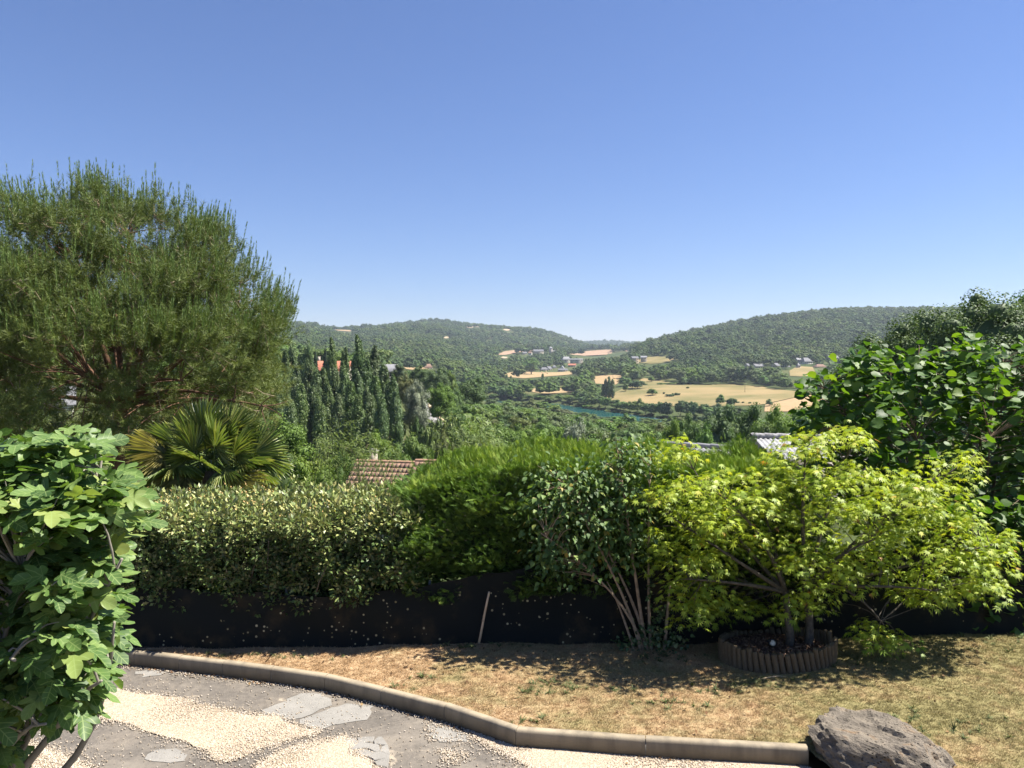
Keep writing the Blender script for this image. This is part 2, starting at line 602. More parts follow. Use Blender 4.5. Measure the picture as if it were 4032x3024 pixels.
M['hay'] = field_mat('hay', (0.265, 0.183, 0.098), (0.367, 0.261, 0.143), (0.281, 0.211, 0.107))
M['meadow'] = field_mat('meadow', (0.211, 0.160, 0.074), (0.296, 0.222, 0.107), (0.135, 0.125, 0.048))
M['pink_field'] = field_mat('pink_field', (0.281, 0.183, 0.119), (0.351, 0.234, 0.156), (0.312, 0.211, 0.131))
M['green_field'] = field_mat('green_field', (0.101, 0.117, 0.037), (0.172, 0.164, 0.057), (0.094, 0.109, 0.033))

FIELDS = [  # name, visible outline in the photograph, nearest distance, material, label
    ('hay_field', [(1955, 1482), (2040, 1462), (2130, 1468), (2262, 1462), (2262, 1474), (2150, 1484), (2060, 1491)], 980, 'hay', 'cut hay field with bales below the village hill'),
    ('hay_field', [(2066, 1533), (2150, 1529), (2268, 1527), (2255, 1545), (2150, 1552), (2095, 1545)], 720, 'hay', 'narrow cut hay field behind the riverside trees'),
    ('hay_field', [(2335, 1484), (2400, 1477), (2455, 1480), (2450, 1498), (2425, 1516), (2345, 1512)], 700, 'hay', 'cut hay field with bales beside the four poplars'),
    ('meadow', [(2350, 1542), (2424, 1545), (2500, 1512), (2530, 1490), (2600, 1498), (2680, 1517), (2880, 1514), (2990, 1522), (3060, 1535), (3180, 1545), (3200, 1552),
                (3010, 1593), (2960, 1598), (2870, 1600), (2700, 1602), (2560, 1600), (2440, 1592), (2400, 1575)], 520, 'meadow', 'wide dry meadow sloping up from the river'),
    ('hay_field', [(3012, 1596), (3205, 1552), (3260, 1560), (3260, 1592), (3100, 1622), (3010, 1622)], 470, 'hay', 'pale cut strip with one lone tree on it'),
    ('pink_field', [(2235, 1388), (2310, 1384), (2380, 1378), (2470, 1373), (2475, 1383), (2440, 1397), (2390, 1402), (2300, 1408), (2250, 1398)], 1850, 'pink_field', 'broad ploughed pinkish field on the rise behind the village'),
    ('pasture', [(2508, 1428), (2520, 1412), (2570, 1405), (2650, 1404), (2668, 1412), (2620, 1430), (2560, 1434)], 1000, 'meadow', 'dry pasture by two houses on the slope'),
    ('hay_field', [(1955, 1400), (1985, 1385), (2040, 1378), (2098, 1377), (2096, 1384), (2040, 1388), (1990, 1400)], 1650, 'pink_field', 'strip of stubble along the village crest'),
    ('hay_field', [(1570, 1432), (1620, 1436), (1690, 1456), (1690, 1464), (1610, 1456), (1566, 1450)], 700, 'hay', 'stubble field showing between the spur trees'),
    ('hay_field', [(1310, 1292), (1345, 1294), (1385, 1301), (1380, 1307), (1330, 1303)], 2000, 'hay', 'small stubble field in the saddle of the far ridge'),
    ('pasture', [(3108, 1462), (3140, 1443), (3200, 1447), (3210, 1466), (3205, 1484), (3150, 1484), (3110, 1482)], 820, 'meadow', 'terraced pasture below the slate-roofed hamlet'),
    ('pasture', [(1578, 1676), (1620, 1668), (1645, 1690), (1640, 1712), (1585, 1705)], 90, 'green_field', 'small yellowing grass patch behind the poplars'),
    ('pasture', [(1640, 1722), (1700, 1716), (1712, 1732), (1660, 1742)], 70, 'green_field', 'small grass clearing among the near slope trees'),
    ('hay_field', [(-60, 1530), (90, 1490), (170, 1488), (150, 1530), (60, 1560), (-60, 1575)], 90, 'hay', 'dry orange field seen between the pine boughs'),
]
CLEAR, VIS = [], []          # plan polygons without trees; outlines that must stay in view
for nm, poly, y0, mt, lb in FIELDS:
    w = np.array([hit(px, py, y0, y0 * 1.75) for px, py in poly])
    Ym = w[:, 1].mean()
    CLEAR.append(w[:, :2])
    VIS.append((np.array(poly, float), Ym))
    sheet(nm, w, lambda x, y: zt(x, y) + 0.12 + 0.0005 * y, M[mt], max(2.0, Ym / 70), lb)


def bare_mat():
    n = new('bare_rock')
    a = n.noise(0.3, 4, 0.6, n.pos())
    return n.bsdf(n.ramp(a, [(0.35, (0.30, 0.23, 0.14)), (0.7, (0.45, 0.36, 0.24))]), 0.95, 0.1)


M['bare'] = bare_mat()
for (a, b, c) in [(1755, 1330, 14), (1850, 1288, 16), (1925, 1332, 10), (1995, 1300, 14), (1675, 1333, 12), (2222, 1363, 9), (1940, 1372, 9), (1880, 1285, 9), (2010, 1366, 10), (1760, 1408, 14), (1800, 1345, 8), (1985, 1410, 14), (1960, 1425, 12)]:
    pl = [(a - c, b), (a - c * .3, b - c * .28), (a + c, b - c * .12), (a + c * .8, b + c * .2), (a, b + c * .3)]
    w = np.array([hit(px, py, 1200, 3100) for px, py in pl])
    CLEAR.append(w[:, :2])
    VIS.append((np.array(pl, float), w[:, 1].mean()))
    sheet('rocky_clearing', w, lambda x, y: zt(x, y) + 1.5, M['bare'], 12, 'pale stony clearing in the woods of the far hill')


def water_mat():
    n = new('water')
    a = n.noise(0.5, 4, 0.6, n.pos())
    return n.bsdf(n.mix(a, (0.010, 0.075, 0.070), (0.016, 0.095, 0.088)), 0.12, 0.5, a, 0.05, 0.25)


M['water'] = water_mat()
_u = np.linspace(-0.10, 0.56, 60)
_yf = np.interp(_u, RIV_U, RIV_Y)
_mb = MB()
for t in range(60):
    _mb.v.append(np.array([(_u[t] * (_yf[t] + 6), _yf[t] + 6, WATER), (_u[t] * (_yf[t] - 78), _yf[t] - 78, WATER)]))
_mb.n = 120
_mb.f[4] = [np.array([(2 * t, 2 * t + 1, 2 * t + 3, 2 * t + 2) for t in range(59)])]
tag(_mb.build('river', M['water']), 'green river winding between wooded banks', kind='structure')
VIS.append((np.array([(2192, 1588), (2300, 1602), (2442, 1628), (2440, 1641), (2370, 1632), (2280, 1617), (2225, 1606)], float), 600.0))
VIS.append((np.array([(2545, 1643), (2603, 1650), (2560, 1654)], float), 520.0))


def asphalt(name, lo, hi, sc):
    n = new(name)
    a = n.noise(sc, 6, 0.7, n.pos())
    return n.bsdf(n.ramp(a, [(0.3, lo), (0.7, hi)]), 0.9, 0.2, a, 0.01)


M['road'] = asphalt('road', (0.17, 0.165, 0.16), (0.25, 0.24, 0.23), 0.8)
_rp = [(1686, 1540, 190), (1679, 1562, 180), (1660, 1600, 165), (1668, 1622, 158), (1692, 1646, 148), (1722, 1668, 138), (1760, 1700, 125)]
_c = np.array([hit(a, b, 120, 330) for a, b, y in _rp])
_cc = np.array([[np.interp(t, np.arange(len(_c)), _c[:, k]) for k in range(2)] for t in np.linspace(0, len(_c) - 1, 40)])
_t = unit(np.gradient(_cc, axis=0))
_nrm = np.stack((-_t[:, 1], _t[:, 0]), 1)
_zc = _c[:, 2] + 0.25
_zz = np.interp(np.linspace(0, len(_c) - 1, 40), np.arange(len(_c)), _zc)
for nm, o0, o1, dz, mt, lb in [('road', -1.7, 1.7, 0.0, 'road', 'narrow tarmac lane curving down between the slope trees'), ('verge', 1.75, 2.6, 0.2, 'bare', 'sandy verge along the lane')]:
    mb = MB()
    A = np.column_stack((_cc + _nrm * o0, _zz + dz))
    B = np.column_stack((_cc + _nrm * o1, _zz + dz))
    A2, B2 = A - (0, 0, 3), B - (0, 0, 3)
    k = len(A)
    mb.add(np.concatenate((A, B, A2, B2)), [q for i in range(k - 1) for q in ((i, i + 1, k + i + 1, k + i), (2 * k + i, 2 * k + i + 1, i + 1, i), (k + i, k + i + 1, 3 * k + i + 1, 3 * k + i))])
    tag(mb.build(nm, M[mt]), lb, kind='structure')
VIS.append((np.array([(1672, 1548), (1684, 1548), (1672, 1580), (1664, 1580)], float), 175.0))
VIS.append((np.array([(1655, 1615), (1672, 1612), (1720, 1655), (1712, 1668), (1690, 1650)], float), 150.0))
CLEAR.append(np.concatenate((_cc + _nrm * 4, (_cc - _nrm * 4)[::-1])))

# ------------------------------------------------------------------ houses in the valley
M['slate'] = simple('slate', (0.12, 0.12, 0.128), 0.7, 0.3, 0.25, 1.5)
M['slate_pale'] = simple('slate_pale', (0.20, 0.20, 0.205), 0.7, 0.3, 0.2, 1.5)
M['red_tile'] = simple('red_tile', (0.36, 0.135, 0.085), 0.85, 0.2, 0.16, 1.2)
M['brown_tile'] = simple('brown_tile', (0.20, 0.125, 0.09), 0.85, 0.2, 0.2, 1.2)
M['plaster'] = simple('plaster', (0.42, 0.37, 0.295), 0.9, 0.2, 0.1, 0.8)
M['stone'] = simple('stone', (0.40, 0.32, 0.22), 0.9, 0.2, 0.2, 1.2)
M['white_wall'] = simple('white_wall', (0.55, 0.525, 0.48), 0.9, 0.2, 0.07, 0.8)
M['grey_stone'] = simple('grey_stone', (0.30, 0.27, 0.24), 0.9, 0.2, 0.25, 0.9)
M['glass_dark'] = simple('glass_dark', (0.03, 0.035, 0.04), 0.15, 0.5, 0.1, 1)
M['shutter'] = simple('shutter', (0.30, 0.22, 0.15), 0.7, 0.3, 0.1, 1)


def house(label, px, py, Y, L, D, h, r, rot, wall, roof, hip=0.0, wins=3, name='house', cat='house', chimney=None, gable_win=True, vis=True, group=None):
    """px, py: middle of the ridge in the photograph"""
    top = P(px, py, Y)
    eave = top[2] - r
    base = min(float(zt(top[0] + dx, Y + dy)) for dx in (-L / 2, 0, L / 2) for dy in (-D / 2, 0, D / 2)) - 0.6
    base = min(base, eave - h)
    root = empty(name, (top[0], Y, base), rot)
    tag(root, label, cat, group)
    e, rd = eave - base, top[2] - base
    mb = MB()
    x, y = L / 2, D / 2
    mb.add([(-x, -y, 0), (x, -y, 0), (x, y, 0), (-x, y, 0), (-x, -y, e), (x, -y, e), (x, y, e), (-x, y, e)],
           [(0, 1, 5, 4), (1, 2, 6, 5), (2, 3, 7, 6), (3, 0, 4, 7)])
    if hip <= 0:
        mb.add([(-x, -y, e), (-x, y, e), (-x, 0, rd - 0.12), (x, -y, e), (x, y, e), (x, 0, rd - 0.12)], [(0, 2, 1), (3, 4, 5)])
    mb.build('wall', M[wall], root)
    o = 0.35
    k = r / y
    X, Yv, ez = x + o, y + o, e - o * k
    hx = X - hip
    rb = MB()
    up = [(-X, -Yv, ez), (X, -Yv, ez), (X, Yv, ez), (-X, Yv, ez), (-hx, 0, rd), (hx, 0, rd)]
    V = np.array(up + [(a, b, c - 0.16) for a, b, c in up])
    rb.add(V, [(0, 1, 5, 4), (2, 3, 4, 5), (7, 6, 10, 11), (9, 8, 11, 10), (0, 6, 7, 1), (2, 8, 9, 3)])
    if hip > 0:
        rb.add(V, [(1, 2, 5), (3, 0, 4), (8, 7, 11), (6, 9, 10)])
        rb.add(V, [(1, 7, 8, 2), (3, 9, 6, 0)])
    else:
        rb.add(V, [(1, 7, 11, 5), (5, 11, 8, 2), (0, 4, 10, 6), (4, 3, 9, 10)])
    rf = rb.build('roof', M[roof], root)
    if chimney:
        for cx_ in chimney:
            MB().box((cx_, 0.3, rd + 0.3), (0.7, 0.6, 1.8)).box((cx_, 0.3, rd + 1.25), (0.85, 0.75, 0.12)).build('chimney', M[wall], rf)
    for i in range(wins):
        wx = -x + (i + 0.5) * L / wins
        wz = e - min(1.5, h * 0.5)
        w = MB().box((wx, -y - 0.02, wz), (1.0, 0.10, 1.35)).build('window', M['glass_dark'], root)
        for sg in (-0.72, 0.72):
            MB().box((wx + sg, -y - 0.05, wz), (0.42, 0.08, 1.4)).build('shutter', M['shutter'], w)
    if gable_win:
        for sx in (-1, 1):
            MB().box((sx * (x + 0.02), 0.0, e - 1.2), (0.10, 0.9, 1.3)).build('window', M['glass_dark'], root)
    c = pix(np.array([(top[0], Y, top[2] - r * 0.9)]))[0]
    wpx = L * abs(math.cos(rot)) / Y * F * 0.46
    if vis:
        bt = max(c[1] + 3, py + 12 if Y > 600 else c[1] + 3)
        VIS.append((np.array([(px - wpx - 3, py - 6), (px + wpx + 3, py - 6), (px + wpx + 3, bt), (px - wpx - 3, bt)], float), Y))
    CLEAR.append(np.array([(top[0] + a * L * 0.7, Y + b * D * 0.9) for a, b in ((-1, -1), (1, -1), (1, 1), (-1, 1))]))
    return root


house('long house with a red tiled roof behind the tall poplars', 1314, 1421, 225, 9.4, 7, 2.6, 2.6, 0.06, 'plaster', 'red_tile', 0, 3, chimney=(-4.3,))
house('grey slate roofed barn on the spur beside the poplars', 1531, 1434, 262, 5.6, 6, 2.4, 2.2, -0.05, 'grey_stone', 'slate_pale', 0, 2, 'barn', 'barn')
house('white house with a dark grey roof half hidden by poplars', 1186, 1492, 205, 5.0, 6, 3.0, 2.2, 0.5, 'white_wall', 'slate', 0, 1)
house('small white house with a brown hipped roof beside the stubble field', 1687, 1433, 905, 9.5, 8, 3.2, 4.2, 0.1, 'white_wall', 'brown_tile', 2.8, 3)
# the village on its crest
house('long pale house row beside the church tower', 2120, 1376, 1655, 22, 9, 4.5, 4, 0.12, 'plaster', 'slate', 0, 6)
house('small slate roofed cottage at the end of the village crest', 2066, 1385, 1660, 9, 7, 3, 3, 0.3, 'plaster', 'slate', 0, 2)
house('low cottage with pale walls on the village crest', 2088, 1385, 1640, 7, 7, 3, 3, -0.3, 'white_wall', 'brown_tile', 0, 2)
house('steep roofed pale house below the church', 2229, 1404, 1480, 16, 9, 3, 5.5, 0.2, 'plaster', 'slate_pale', 3.5, 4)
house('long flat grey farm shed below the church', 2270, 1412, 1450, 24, 9, 2.5, 1.6, -0.1, 'plaster', 'slate_pale', 0, 5, 'farm_shed', 'shed')
house('slate hip roofed house beside the hay field', 2142, 1446, 1270, 13, 9, 2.5, 3.6, 0.3, 'plaster', 'slate', 3.5, 3)
house('house with a sunlit cream gable beside the hay field', 2160, 1442, 1285, 9, 9, 2.8, 4, 0.9, 'plaster', 'slate', 0, 2)
house('small slate pyramid roofed house above the hay field', 2182, 1437, 1320, 7, 7, 3, 4, 0.2, 'plaster', 'slate', 3.2, 2)
house('house with a steep white gable turned to the field', 2214, 1440, 1275, 10, 8, 2.2, 5, 1.35, 'white_wall', 'slate_pale', 0, 2)
house('low slate roofed house in front of the white gable', 2216, 1451, 1235, 15, 8, 2.2, 2.4, 0.05, 'plaster', 'slate', 0, 4)
house('house with a reddish roof and wall above the village', 2253, 1432, 1330, 13, 8, 3, 2.6, -0.2, 'stone', 'red_tile', 0, 3)
house('stone house with a grey roof beside the upper pasture', 2499, 1403, 1130, 10, 8, 3.4, 2.6, 0.25, 'stone', 'slate', 0, 3)
house('long low barn beside the upper pasture', 2535, 1401, 1150, 9, 7, 2.2, 2.4, -0.2, 'plaster', 'slate_pale', 0, 2, 'barn', 'barn')
# hamlet on the far slope
house('long slate roofed barn with a pale gable in the hamlet', 2985, 1432, 960, 15, 8, 3.2, 3.0, 0.45, 'plaster', 'slate', 0, 4, 'barn', 'barn')
house('stone house with an ochre gable in the hamlet', 3054, 1429, 955, 9.5, 8, 4, 3.4, 0.8, 'stone', 'slate', 0, 2)
house('grey house with two chimneys in the hamlet', 3094, 1435, 950, 9, 7.5, 3.4, 2.8, 0.5, 'plaster', 'slate', 1.5, 3, chimney=(-3.4, 3.2))
house('large manor with a steep slate hip roof in the hamlet', 3172, 1408, 985, 15, 10, 3.6, 5, 0.5, 'white_wall', 'slate', 3.8, 4)
house('small slate roofed outbuilding beside the manor', 3143, 1409, 1010, 6, 6, 3, 2.4, 0.2, 'plaster', 'slate_pale', 0, 2)
house('little cottage with a pointed roof above the terraces', 3143, 1429, 930, 4, 4, 3, 3, 0.3, 'white_wall', 'slate', 1.8, 1)
house('broad house with a brown tiled roof above the terraces', 3228, 1434, 930, 14, 10, 2.6, 3.2, 0.15, 'plaster', 'brown_tile', 3.5, 4)
house('long grey barn against the wood above the hamlet', 3278, 1400, 1020, 15, 8, 2.6, 3.2, 0.3, 'grey_stone', 'slate_pale', 0, 2, 'barn', 'barn')
house('slate roofed cottage at the end of the hamlet', 2942, 1431, 965, 5, 6, 3, 2.6, 0.7, 'plaster', 'slate', 0, 1)
# left slope behind the pine
house('grey roofed building seen between the pine boughs', 165, 1521, 105, 7.5, 6, 2.8, 2.2, 0.5, 'white_wall', 'slate_pale', 0, 2)
house('small white house on the hillside behind the pine', 22, 1404, 250, 4, 4, 2.4, 1.2, 0.2, 'white_wall', 'slate', 0, 2)
house('white house high on the slope behind the pine', 4, 1284, 400, 5, 5, 3, 1.8, 0.2, 'white_wall', 'slate', 0, 2)

# church tower
_t = P(2169, 1364, 1650)
ct = tag(empty('church_tower', (_t[0], 1650, float(zt(_t[0], 1650)) - 1), 0.3), 'square stone church tower with a grey pyramid cap rising over the village', 'church tower')
_hh = _t[2] - (float(zt(_t[0], 1650)) - 1)
MB().box((0, 0, (_hh - 4) / 2), (6.0, 6.0, _hh - 4)).box((0, 0, _hh - 3.9), (6.5, 6.5, 0.5)).build('tower_shaft', M['grey_stone'], ct)
_rb = MB()
_rb.add([(-3.4, -3.4, _hh - 3.6), (3.4, -3.4, _hh - 3.6), (3.4, 3.4, _hh - 3.6), (-3.4, 3.4, _hh - 3.6), (0, 0, _hh)], [(0, 1, 4), (1, 2, 4), (2, 3, 4), (3, 0, 4)])
_rb.build('roof', M['slate_pale'], ct)
for sx in (-1.3, 1.3):
    MB().box((sx, -3.0, _hh - 7), (1.0, 0.2, 2.4)).build('bell_opening', M['glass_dark'], ct)
    MB().box((3.0, sx, _hh - 7), (0.2, 1.0, 2.4)).build('bell_opening', M['glass_dark'], ct)
MB().box((9, 2, 4), (13, 8, 8)).build('nave', M['grey_stone'], ct)
_nr = MB()
_nr.add([(2.9, -2.6, 8), (16, -2.6, 8), (16, 6.6, 8), (2.9, 6.6, 8), (2.9, 2, 11.5), (16, 2, 11.5)], [(0, 1, 5, 4), (2, 3, 4, 5)])
_nr.add([(16, -2.6, 8), (16, 6.6, 8), (16, 2, 11.5), (2.9, -2.6, 8), (2.9, 6.6, 8), (2.9, 2, 11.5)], [(0, 1, 2), (4, 3, 5)])
_nr.build('nave_roof', M['slate'], ct)
VIS.append((np.array([(2163, 1364), (2175, 1364), (2175, 1384), (2163, 1384)], float), 1650.0))

# hay bales: round, lying on the stubble
M['straw'] = simple('straw', (0.50, 0.37, 0.19), 0.95, 0.1, 0.2, 6, 0.03)
_bm = MB()
_a = np.arange(14) / 14 * 2 * math.pi
_rr = [(0.0, -0.62), (0.62, -0.62), (0.72, -0.5), (0.74, 0), (0.72, 0.5), (0.62, 0.62), (0.0, 0.62)]
_vv = np.array([(yy, r_ * math.cos(t), 0.72 + r_ * math.sin(t)) for r_, yy in _rr for t in _a])
_bm.add(_vv, [(i * 14 + j, i * 14 + (j + 1) % 14, i * 14 + 14 + (j + 1) % 14, i * 14 + 14 + j) for i in range(6) for j in range(14)])
bale_me = _bm.mesh('hay_bale', [M['straw']], True)
for px, py, y0, wh in [(2133, 1468, 980, 0), (2150, 1468, 980, 0), (2155, 1473, 980, 0), (2095, 1476, 980, 0), (2230, 1466, 980, 0), (2410, 1502, 700, 1), (2432, 1506, 700, 1), (2435, 1500, 700, 1), (2440, 1500, 700, 1), (2418, 1494, 700, 1),
                       (2115, 1543, 720, 2), (2150, 1540, 720, 2), (2238, 1542, 720, 2), (2205, 1535, 720, 2)]:
    p = hit(px, py, y0)
    b = obj('hay_bale', bale_me)
    b.location = (p[0], p[1], p[2] + 0.5)
    b.rotation_euler = (0, 0, R.random() * 3)
    b.scale = (1.2, 1.2, 1.2)
    tag(b, ('round straw bale on the hay field below the village', 'round straw bale on the field beside the four poplars', 'round straw bale on the field behind the riverside trees')[wh], 'hay bale',
        ('bales below the village', 'bales by the poplars', 'bales behind the river trees')[wh])
for px, p0, p1, y0 in [(2413, 1493, 1478, 700), (2933, 1546, 1503, 520)]:
    p = hit(px, p0, y0)
    up = empty('utility_pole', p)
    tag(up, 'thin wooden utility pole standing in the ' + ('cut field by the poplars' if px < 2500 else 'wide dry meadow'), 'utility pole')
    h = (p0 - p1) / F * p[1]
    MB().tube([(0, 0, 0), (0, 0, h)], [0.16, 0.11]).build('pole', M['bark_dark'], up)
    MB().box((0, 0, h - 0.6), (1.5, 0.12, 0.14)).build('crossarm', M['bark_dark'], up)

# ------------------------------------------------------------------ trees of the valley
_b = bmesh.new()
bmesh.ops.create_icosphere(_b, subdivisions=2, radius=1)
_b.verts.ensure_lookup_table()
ICO_V = np.array([v.co[:] for v in _b.verts])
ICO_F = np.array([[v.index for v in f.verts] for f in _b.faces])
_b.free()
_b = bmesh.new()
bmesh.ops.create_icosphere(_b, subdivisions=1, radius=1)
_b.verts.ensure_lookup_table()
ICO0_V = np.array([v.co[:] for v in _b.verts])
ICO0_F = np.array([[v.index for v in f.verts] for f in _b.faces])
_b.free()
DIAMOND = (np.array([(0, 0, 0), (-0.42, 0.5, 0.08), (0, 1, -0.05), (0.42, 0.5, 0.08)]), np.array([(0, 3, 2, 1)]))


def leaves_on(c, r, n, size, up=0.4, wild=0.7, stretch=(1, 1, 1), tm=DIAMOND, lowcut=-0.55):
    v = rand_dir(int(n * 1.5))
    v = v[v[:, 2] > lowcut][:n]
    st = np.array(stretch)
    T = c + r * v * st * R.uniform(0.78, 1.12, (len(v), 1))
    nor = unit(v / st + np.array((0, 0, up)) + wild * rand_dir(len(v)))
    ax = np.cross(nor, rand_dir(len(v)))
    return scatter(tm, T, frames(ax, nor), size * R.uniform(0.6, 1.25, len(v)), np.clip(R.normal(0.5, 0.25, len(v)), 0, 1))


def blob(c, r, st=(1, 1, 1), lo=False):
    V, Fc = (ICO0_V, ICO0_F) if lo else (ICO_V, ICO_F)
    k = V * (r * np.array(st)) * R.uniform(0.75, 1.08, (len(V), 1)) + c
    return k, Fc, np.full(len(k), 0.3 + 0.2 * R.random()), np.zeros((len(k), 2))


def fib(n):
    i = np.arange(n) + 0.5
    ph = np.arccos(1 - 2 * i / n)
    th = math.pi * (1 + 5 ** 0.5) * i
    return np.stack((np.cos(th) * np.sin(ph), np.sin(th) * np.sin(ph), np.cos(ph)), 1)


def broad_crown(H, rx, cb, ncl, nl, ls, lo=False, rag=0.22):
    c0, rz = np.array((0, 0, (H + cb) / 2)), (H - cb) / 2
    parts = [blob(c0, 0.62, (rx, rx, rz), lo)]
    for d in fib(ncl):
        d = unit(d + 0.35 * R.normal(size=3))
        if d[2] < -0.75:
            continue
        q = R.uniform(0.52, 0.8) + rag * (R.random() - 0.5)
        c = c0 + d * q * np.array((rx, rx, rz))
        r = R.uniform(0.24, 0.42) * rx * (1 - 0.25 * max(0, d[2]))
        st = (1, 1, R.uniform(0.7, 1.0))
        parts.append(blob(c, r * (0.78 if nl < 200 else (0.62 if nl < 400 else 0.55)), st, lo))
        parts.append(leaves_on(c, r, int(nl * (r / (0.33 * rx)) ** 2), ls, stretch=st))
    return parts


def column_crown(H, rx, cb, ncl, nl, ls):
    parts = []
    for k in range(ncl):
        t = (k + R.random()) / ncl
        z = cb + (H - cb) * t
        rad = rx * (min(1, 0.55 + 1.6 * t) * (1 - max(0, t - 0.55) ** 1.6 * 2.4))
        a = R.random() * 6.28
        c = np.array((math.cos(a) * rad * 0.55, math.sin(a) * rad * 0.55, z))
        r = max(0.35, rad * R.uniform(0.42, 0.62))
        st = (1, 1, R.uniform(1.6, 2.6))
        parts.append(blob(c, r * 0.72, st))
        parts.append(leaves_on(c, r, nl, ls, 0.2, 0.8, st, lowcut=-0.9))
    return parts


def spruce_crown(H, rx, nl):
    parts = []
    for k in range(26):
        t = k / 26
        z = H * (0.08 + 0.92 * t)
        rad = rx * (1 - t) * R.uniform(0.85, 1.1) + 0.15
        n = max(6, int(nl * (1 - t)))
        a = R.random(n) * 6.28
        ro = np.stack((np.cos(a), np.sin(a), -0.25 + 0 * a), 1)
        T = np.stack((np.cos(a) * rad * 0.15, np.sin(a) * rad * 0.15, z + R.normal(size=n) * 0.2), 1)
        parts.append(scatter(DIAMOND, T, frames(ro + 0.2 * rand_dir(n), np.array((0, 0, 1.0)) + 0.3 * rand_dir(n)), np.stack((np.full(n, rad * 0.45), np.full(n, rad), np.full(n, rad)), 1)))
    parts.append(blob(np.array((0, 0, H * 0.45)), 1, (rx * 0.4, rx * 0.4, H * 0.42)))
    return parts


def trunk_mesh(H, r, cb, name):
    mb = MB()
    mb.tube([(0, 0, -1.5), (0.05, 0.02, cb * 0.6), (-0.05, 0.04, cb * 1.1), (0, 0, (H + cb) / 2)], [r * 1.35, r, r * 0.85, r * 0.4])
    for k in range(5):
        a = k * 1.3 + R.random()
        e = np.array((math.cos(a), math.sin(a), 0.9)) * (H - cb) * 0.25
        s0 = np.array((0, 0, cb * R.uniform(0.8, 1.3)))
        mb.tube([s0, s0 + e * 0.5 + (0, 0, 0.1), s0 + e], [r * 0.5, r * 0.35, r * 0.18], cap=False)
    return mb.mesh(name, [M['bark']], True)


PROTO = {}     # kind -> list of (trunk mesh, crown mesh, height, half width)


def proto(kind, H, rx, cb, parts, mat, tr=None):
    PROTO.setdefault(kind, []).append((trunk_mesh(H, tr or H * 0.018, cb, 'trunk'), leaf_mesh('crown', parts, [M[mat]]), H, rx))


for _k in range(3):
    proto('near', 12, 4.6, 0.8, broad_crown(12, 4.6, 0.8, 60, 300, 0.27, rag=0.4), 'leaf_mid')
for _k in range(2):
    proto('fine', 12, 4.6, 1.0, broad_crown(12, 4.6, 1.0, 90, 620, 0.17, rag=0.3), 'leaf_dark')
for _k in range(4):
    proto('round', 12, 4.8, 0.7, broad_crown(12, 4.8, 0.7, 34, 70, 0.6, rag=0.35), 'leaf_mid')
for _k in range(2):
    proto('tall', 16, 4.2, 2.0, broad_crown(16, 4.2, 2.0, 34, 80, 0.62, rag=0.3), 'leaf_mid')
for _k in range(3):
    proto('poplar', 20, 2.3, 1.2, column_crown(20, 2.3, 1.2, 64, 150, 0.36), 'leaf_poplar')
proto('poplar_far', 20, 2.3, 1.2, column_crown(20, 2.3, 1.2, 40, 40, 0.7), 'leaf_poplar')
proto('spruce', 16, 3.2, 1.5, spruce_crown(16, 3.2, 34), 'leaf_spruce')
for _k in range(2):
    proto('bush', 4, 3.0, 0.2, broad_crown(4, 3.0, 0.0, 22, 60, 0.42), 'leaf_mid')
proto('willow', 10, 4.6, 1.6, broad_crown(10, 4.6, 1.6, 44, 330, 0.30, rag=0.35), 'leaf_silver')
for _k in range(4):
    PROTO.setdefault('far', []).append((None, leaf_mesh('far_crown', broad_crown(10, 5.2, 0.5, 13, 16, 1.25, True), [M['wood_far']]), 10, 5.2))

NTREE = [0]


def tree(kind, px, top, Y, width=None, mat=None, label='', group=None, name='tree', cat='tree', maxh=None, base=None, xz=None):
    """top: pixel row of the crown's top; Y: distance; width: crown width in pixels"""
    tm, cm, H, rx = PROTO[kind][int(R.integers(len(PROTO[kind])))]
    p = P(px, top, Y)
    g = float(zt(p[0], Y)) if base is None else base
    h = p[2] - g
    if h < 1.5:
        h = 1.5
    if maxh:
        h = min(h, maxh)
    s = h / H
    sx = (width / F * Y / 2 / rx) if width else s * R.uniform(0.85, 1.2)
    o = empty(name, (p[0], Y, g), R.random() * 6.28)
    o.scale = (sx, sx, s)
    if group and cat in ('tree', 'bush'):
        hue = {'leaf_mid': 'mid green ', 'leaf_dark': 'dark green ', 'leaf_olive': 'olive ', 'leaf_yellow': 'yellow-green '}.get(mat, '')
        hue = ('slim ' if sx < 0.72 * s else ('wide ' if sx > 1.05 * s else '')) + hue
        label = hue + label
    tag(o, label, cat, group)
    obj('trunk', tm, o)
    c = obj('crown', cm, o)
    if mat:
        c.material_slots[0].link = 'OBJECT'
        c.material_slots[0].material = M[mat]
    NTREE[0] += 1
    return o


def row(kind, px0, px1, n, tops, Y, width, mats, label, group, jit=6, jy=0.05, name='tree'):
    xs = np.linspace(px0, px1, n)
    tx, ty = zip(*tops)
    for i, x in enumerate(xs):
        x = x + R.normal() * width * 0.12
        t = np.interp(x, tx, ty) + abs(R.normal()) * jit
        y = (np.interp(x, Y[0], Y[1]) if isinstance(Y, tuple) else Y) * (1 + R.normal() * jy)
        tree(kind, x, t, y, width * R.uniform(0.8, 1.25), mats[int(R.integers(len(mats)))], label, group, name)


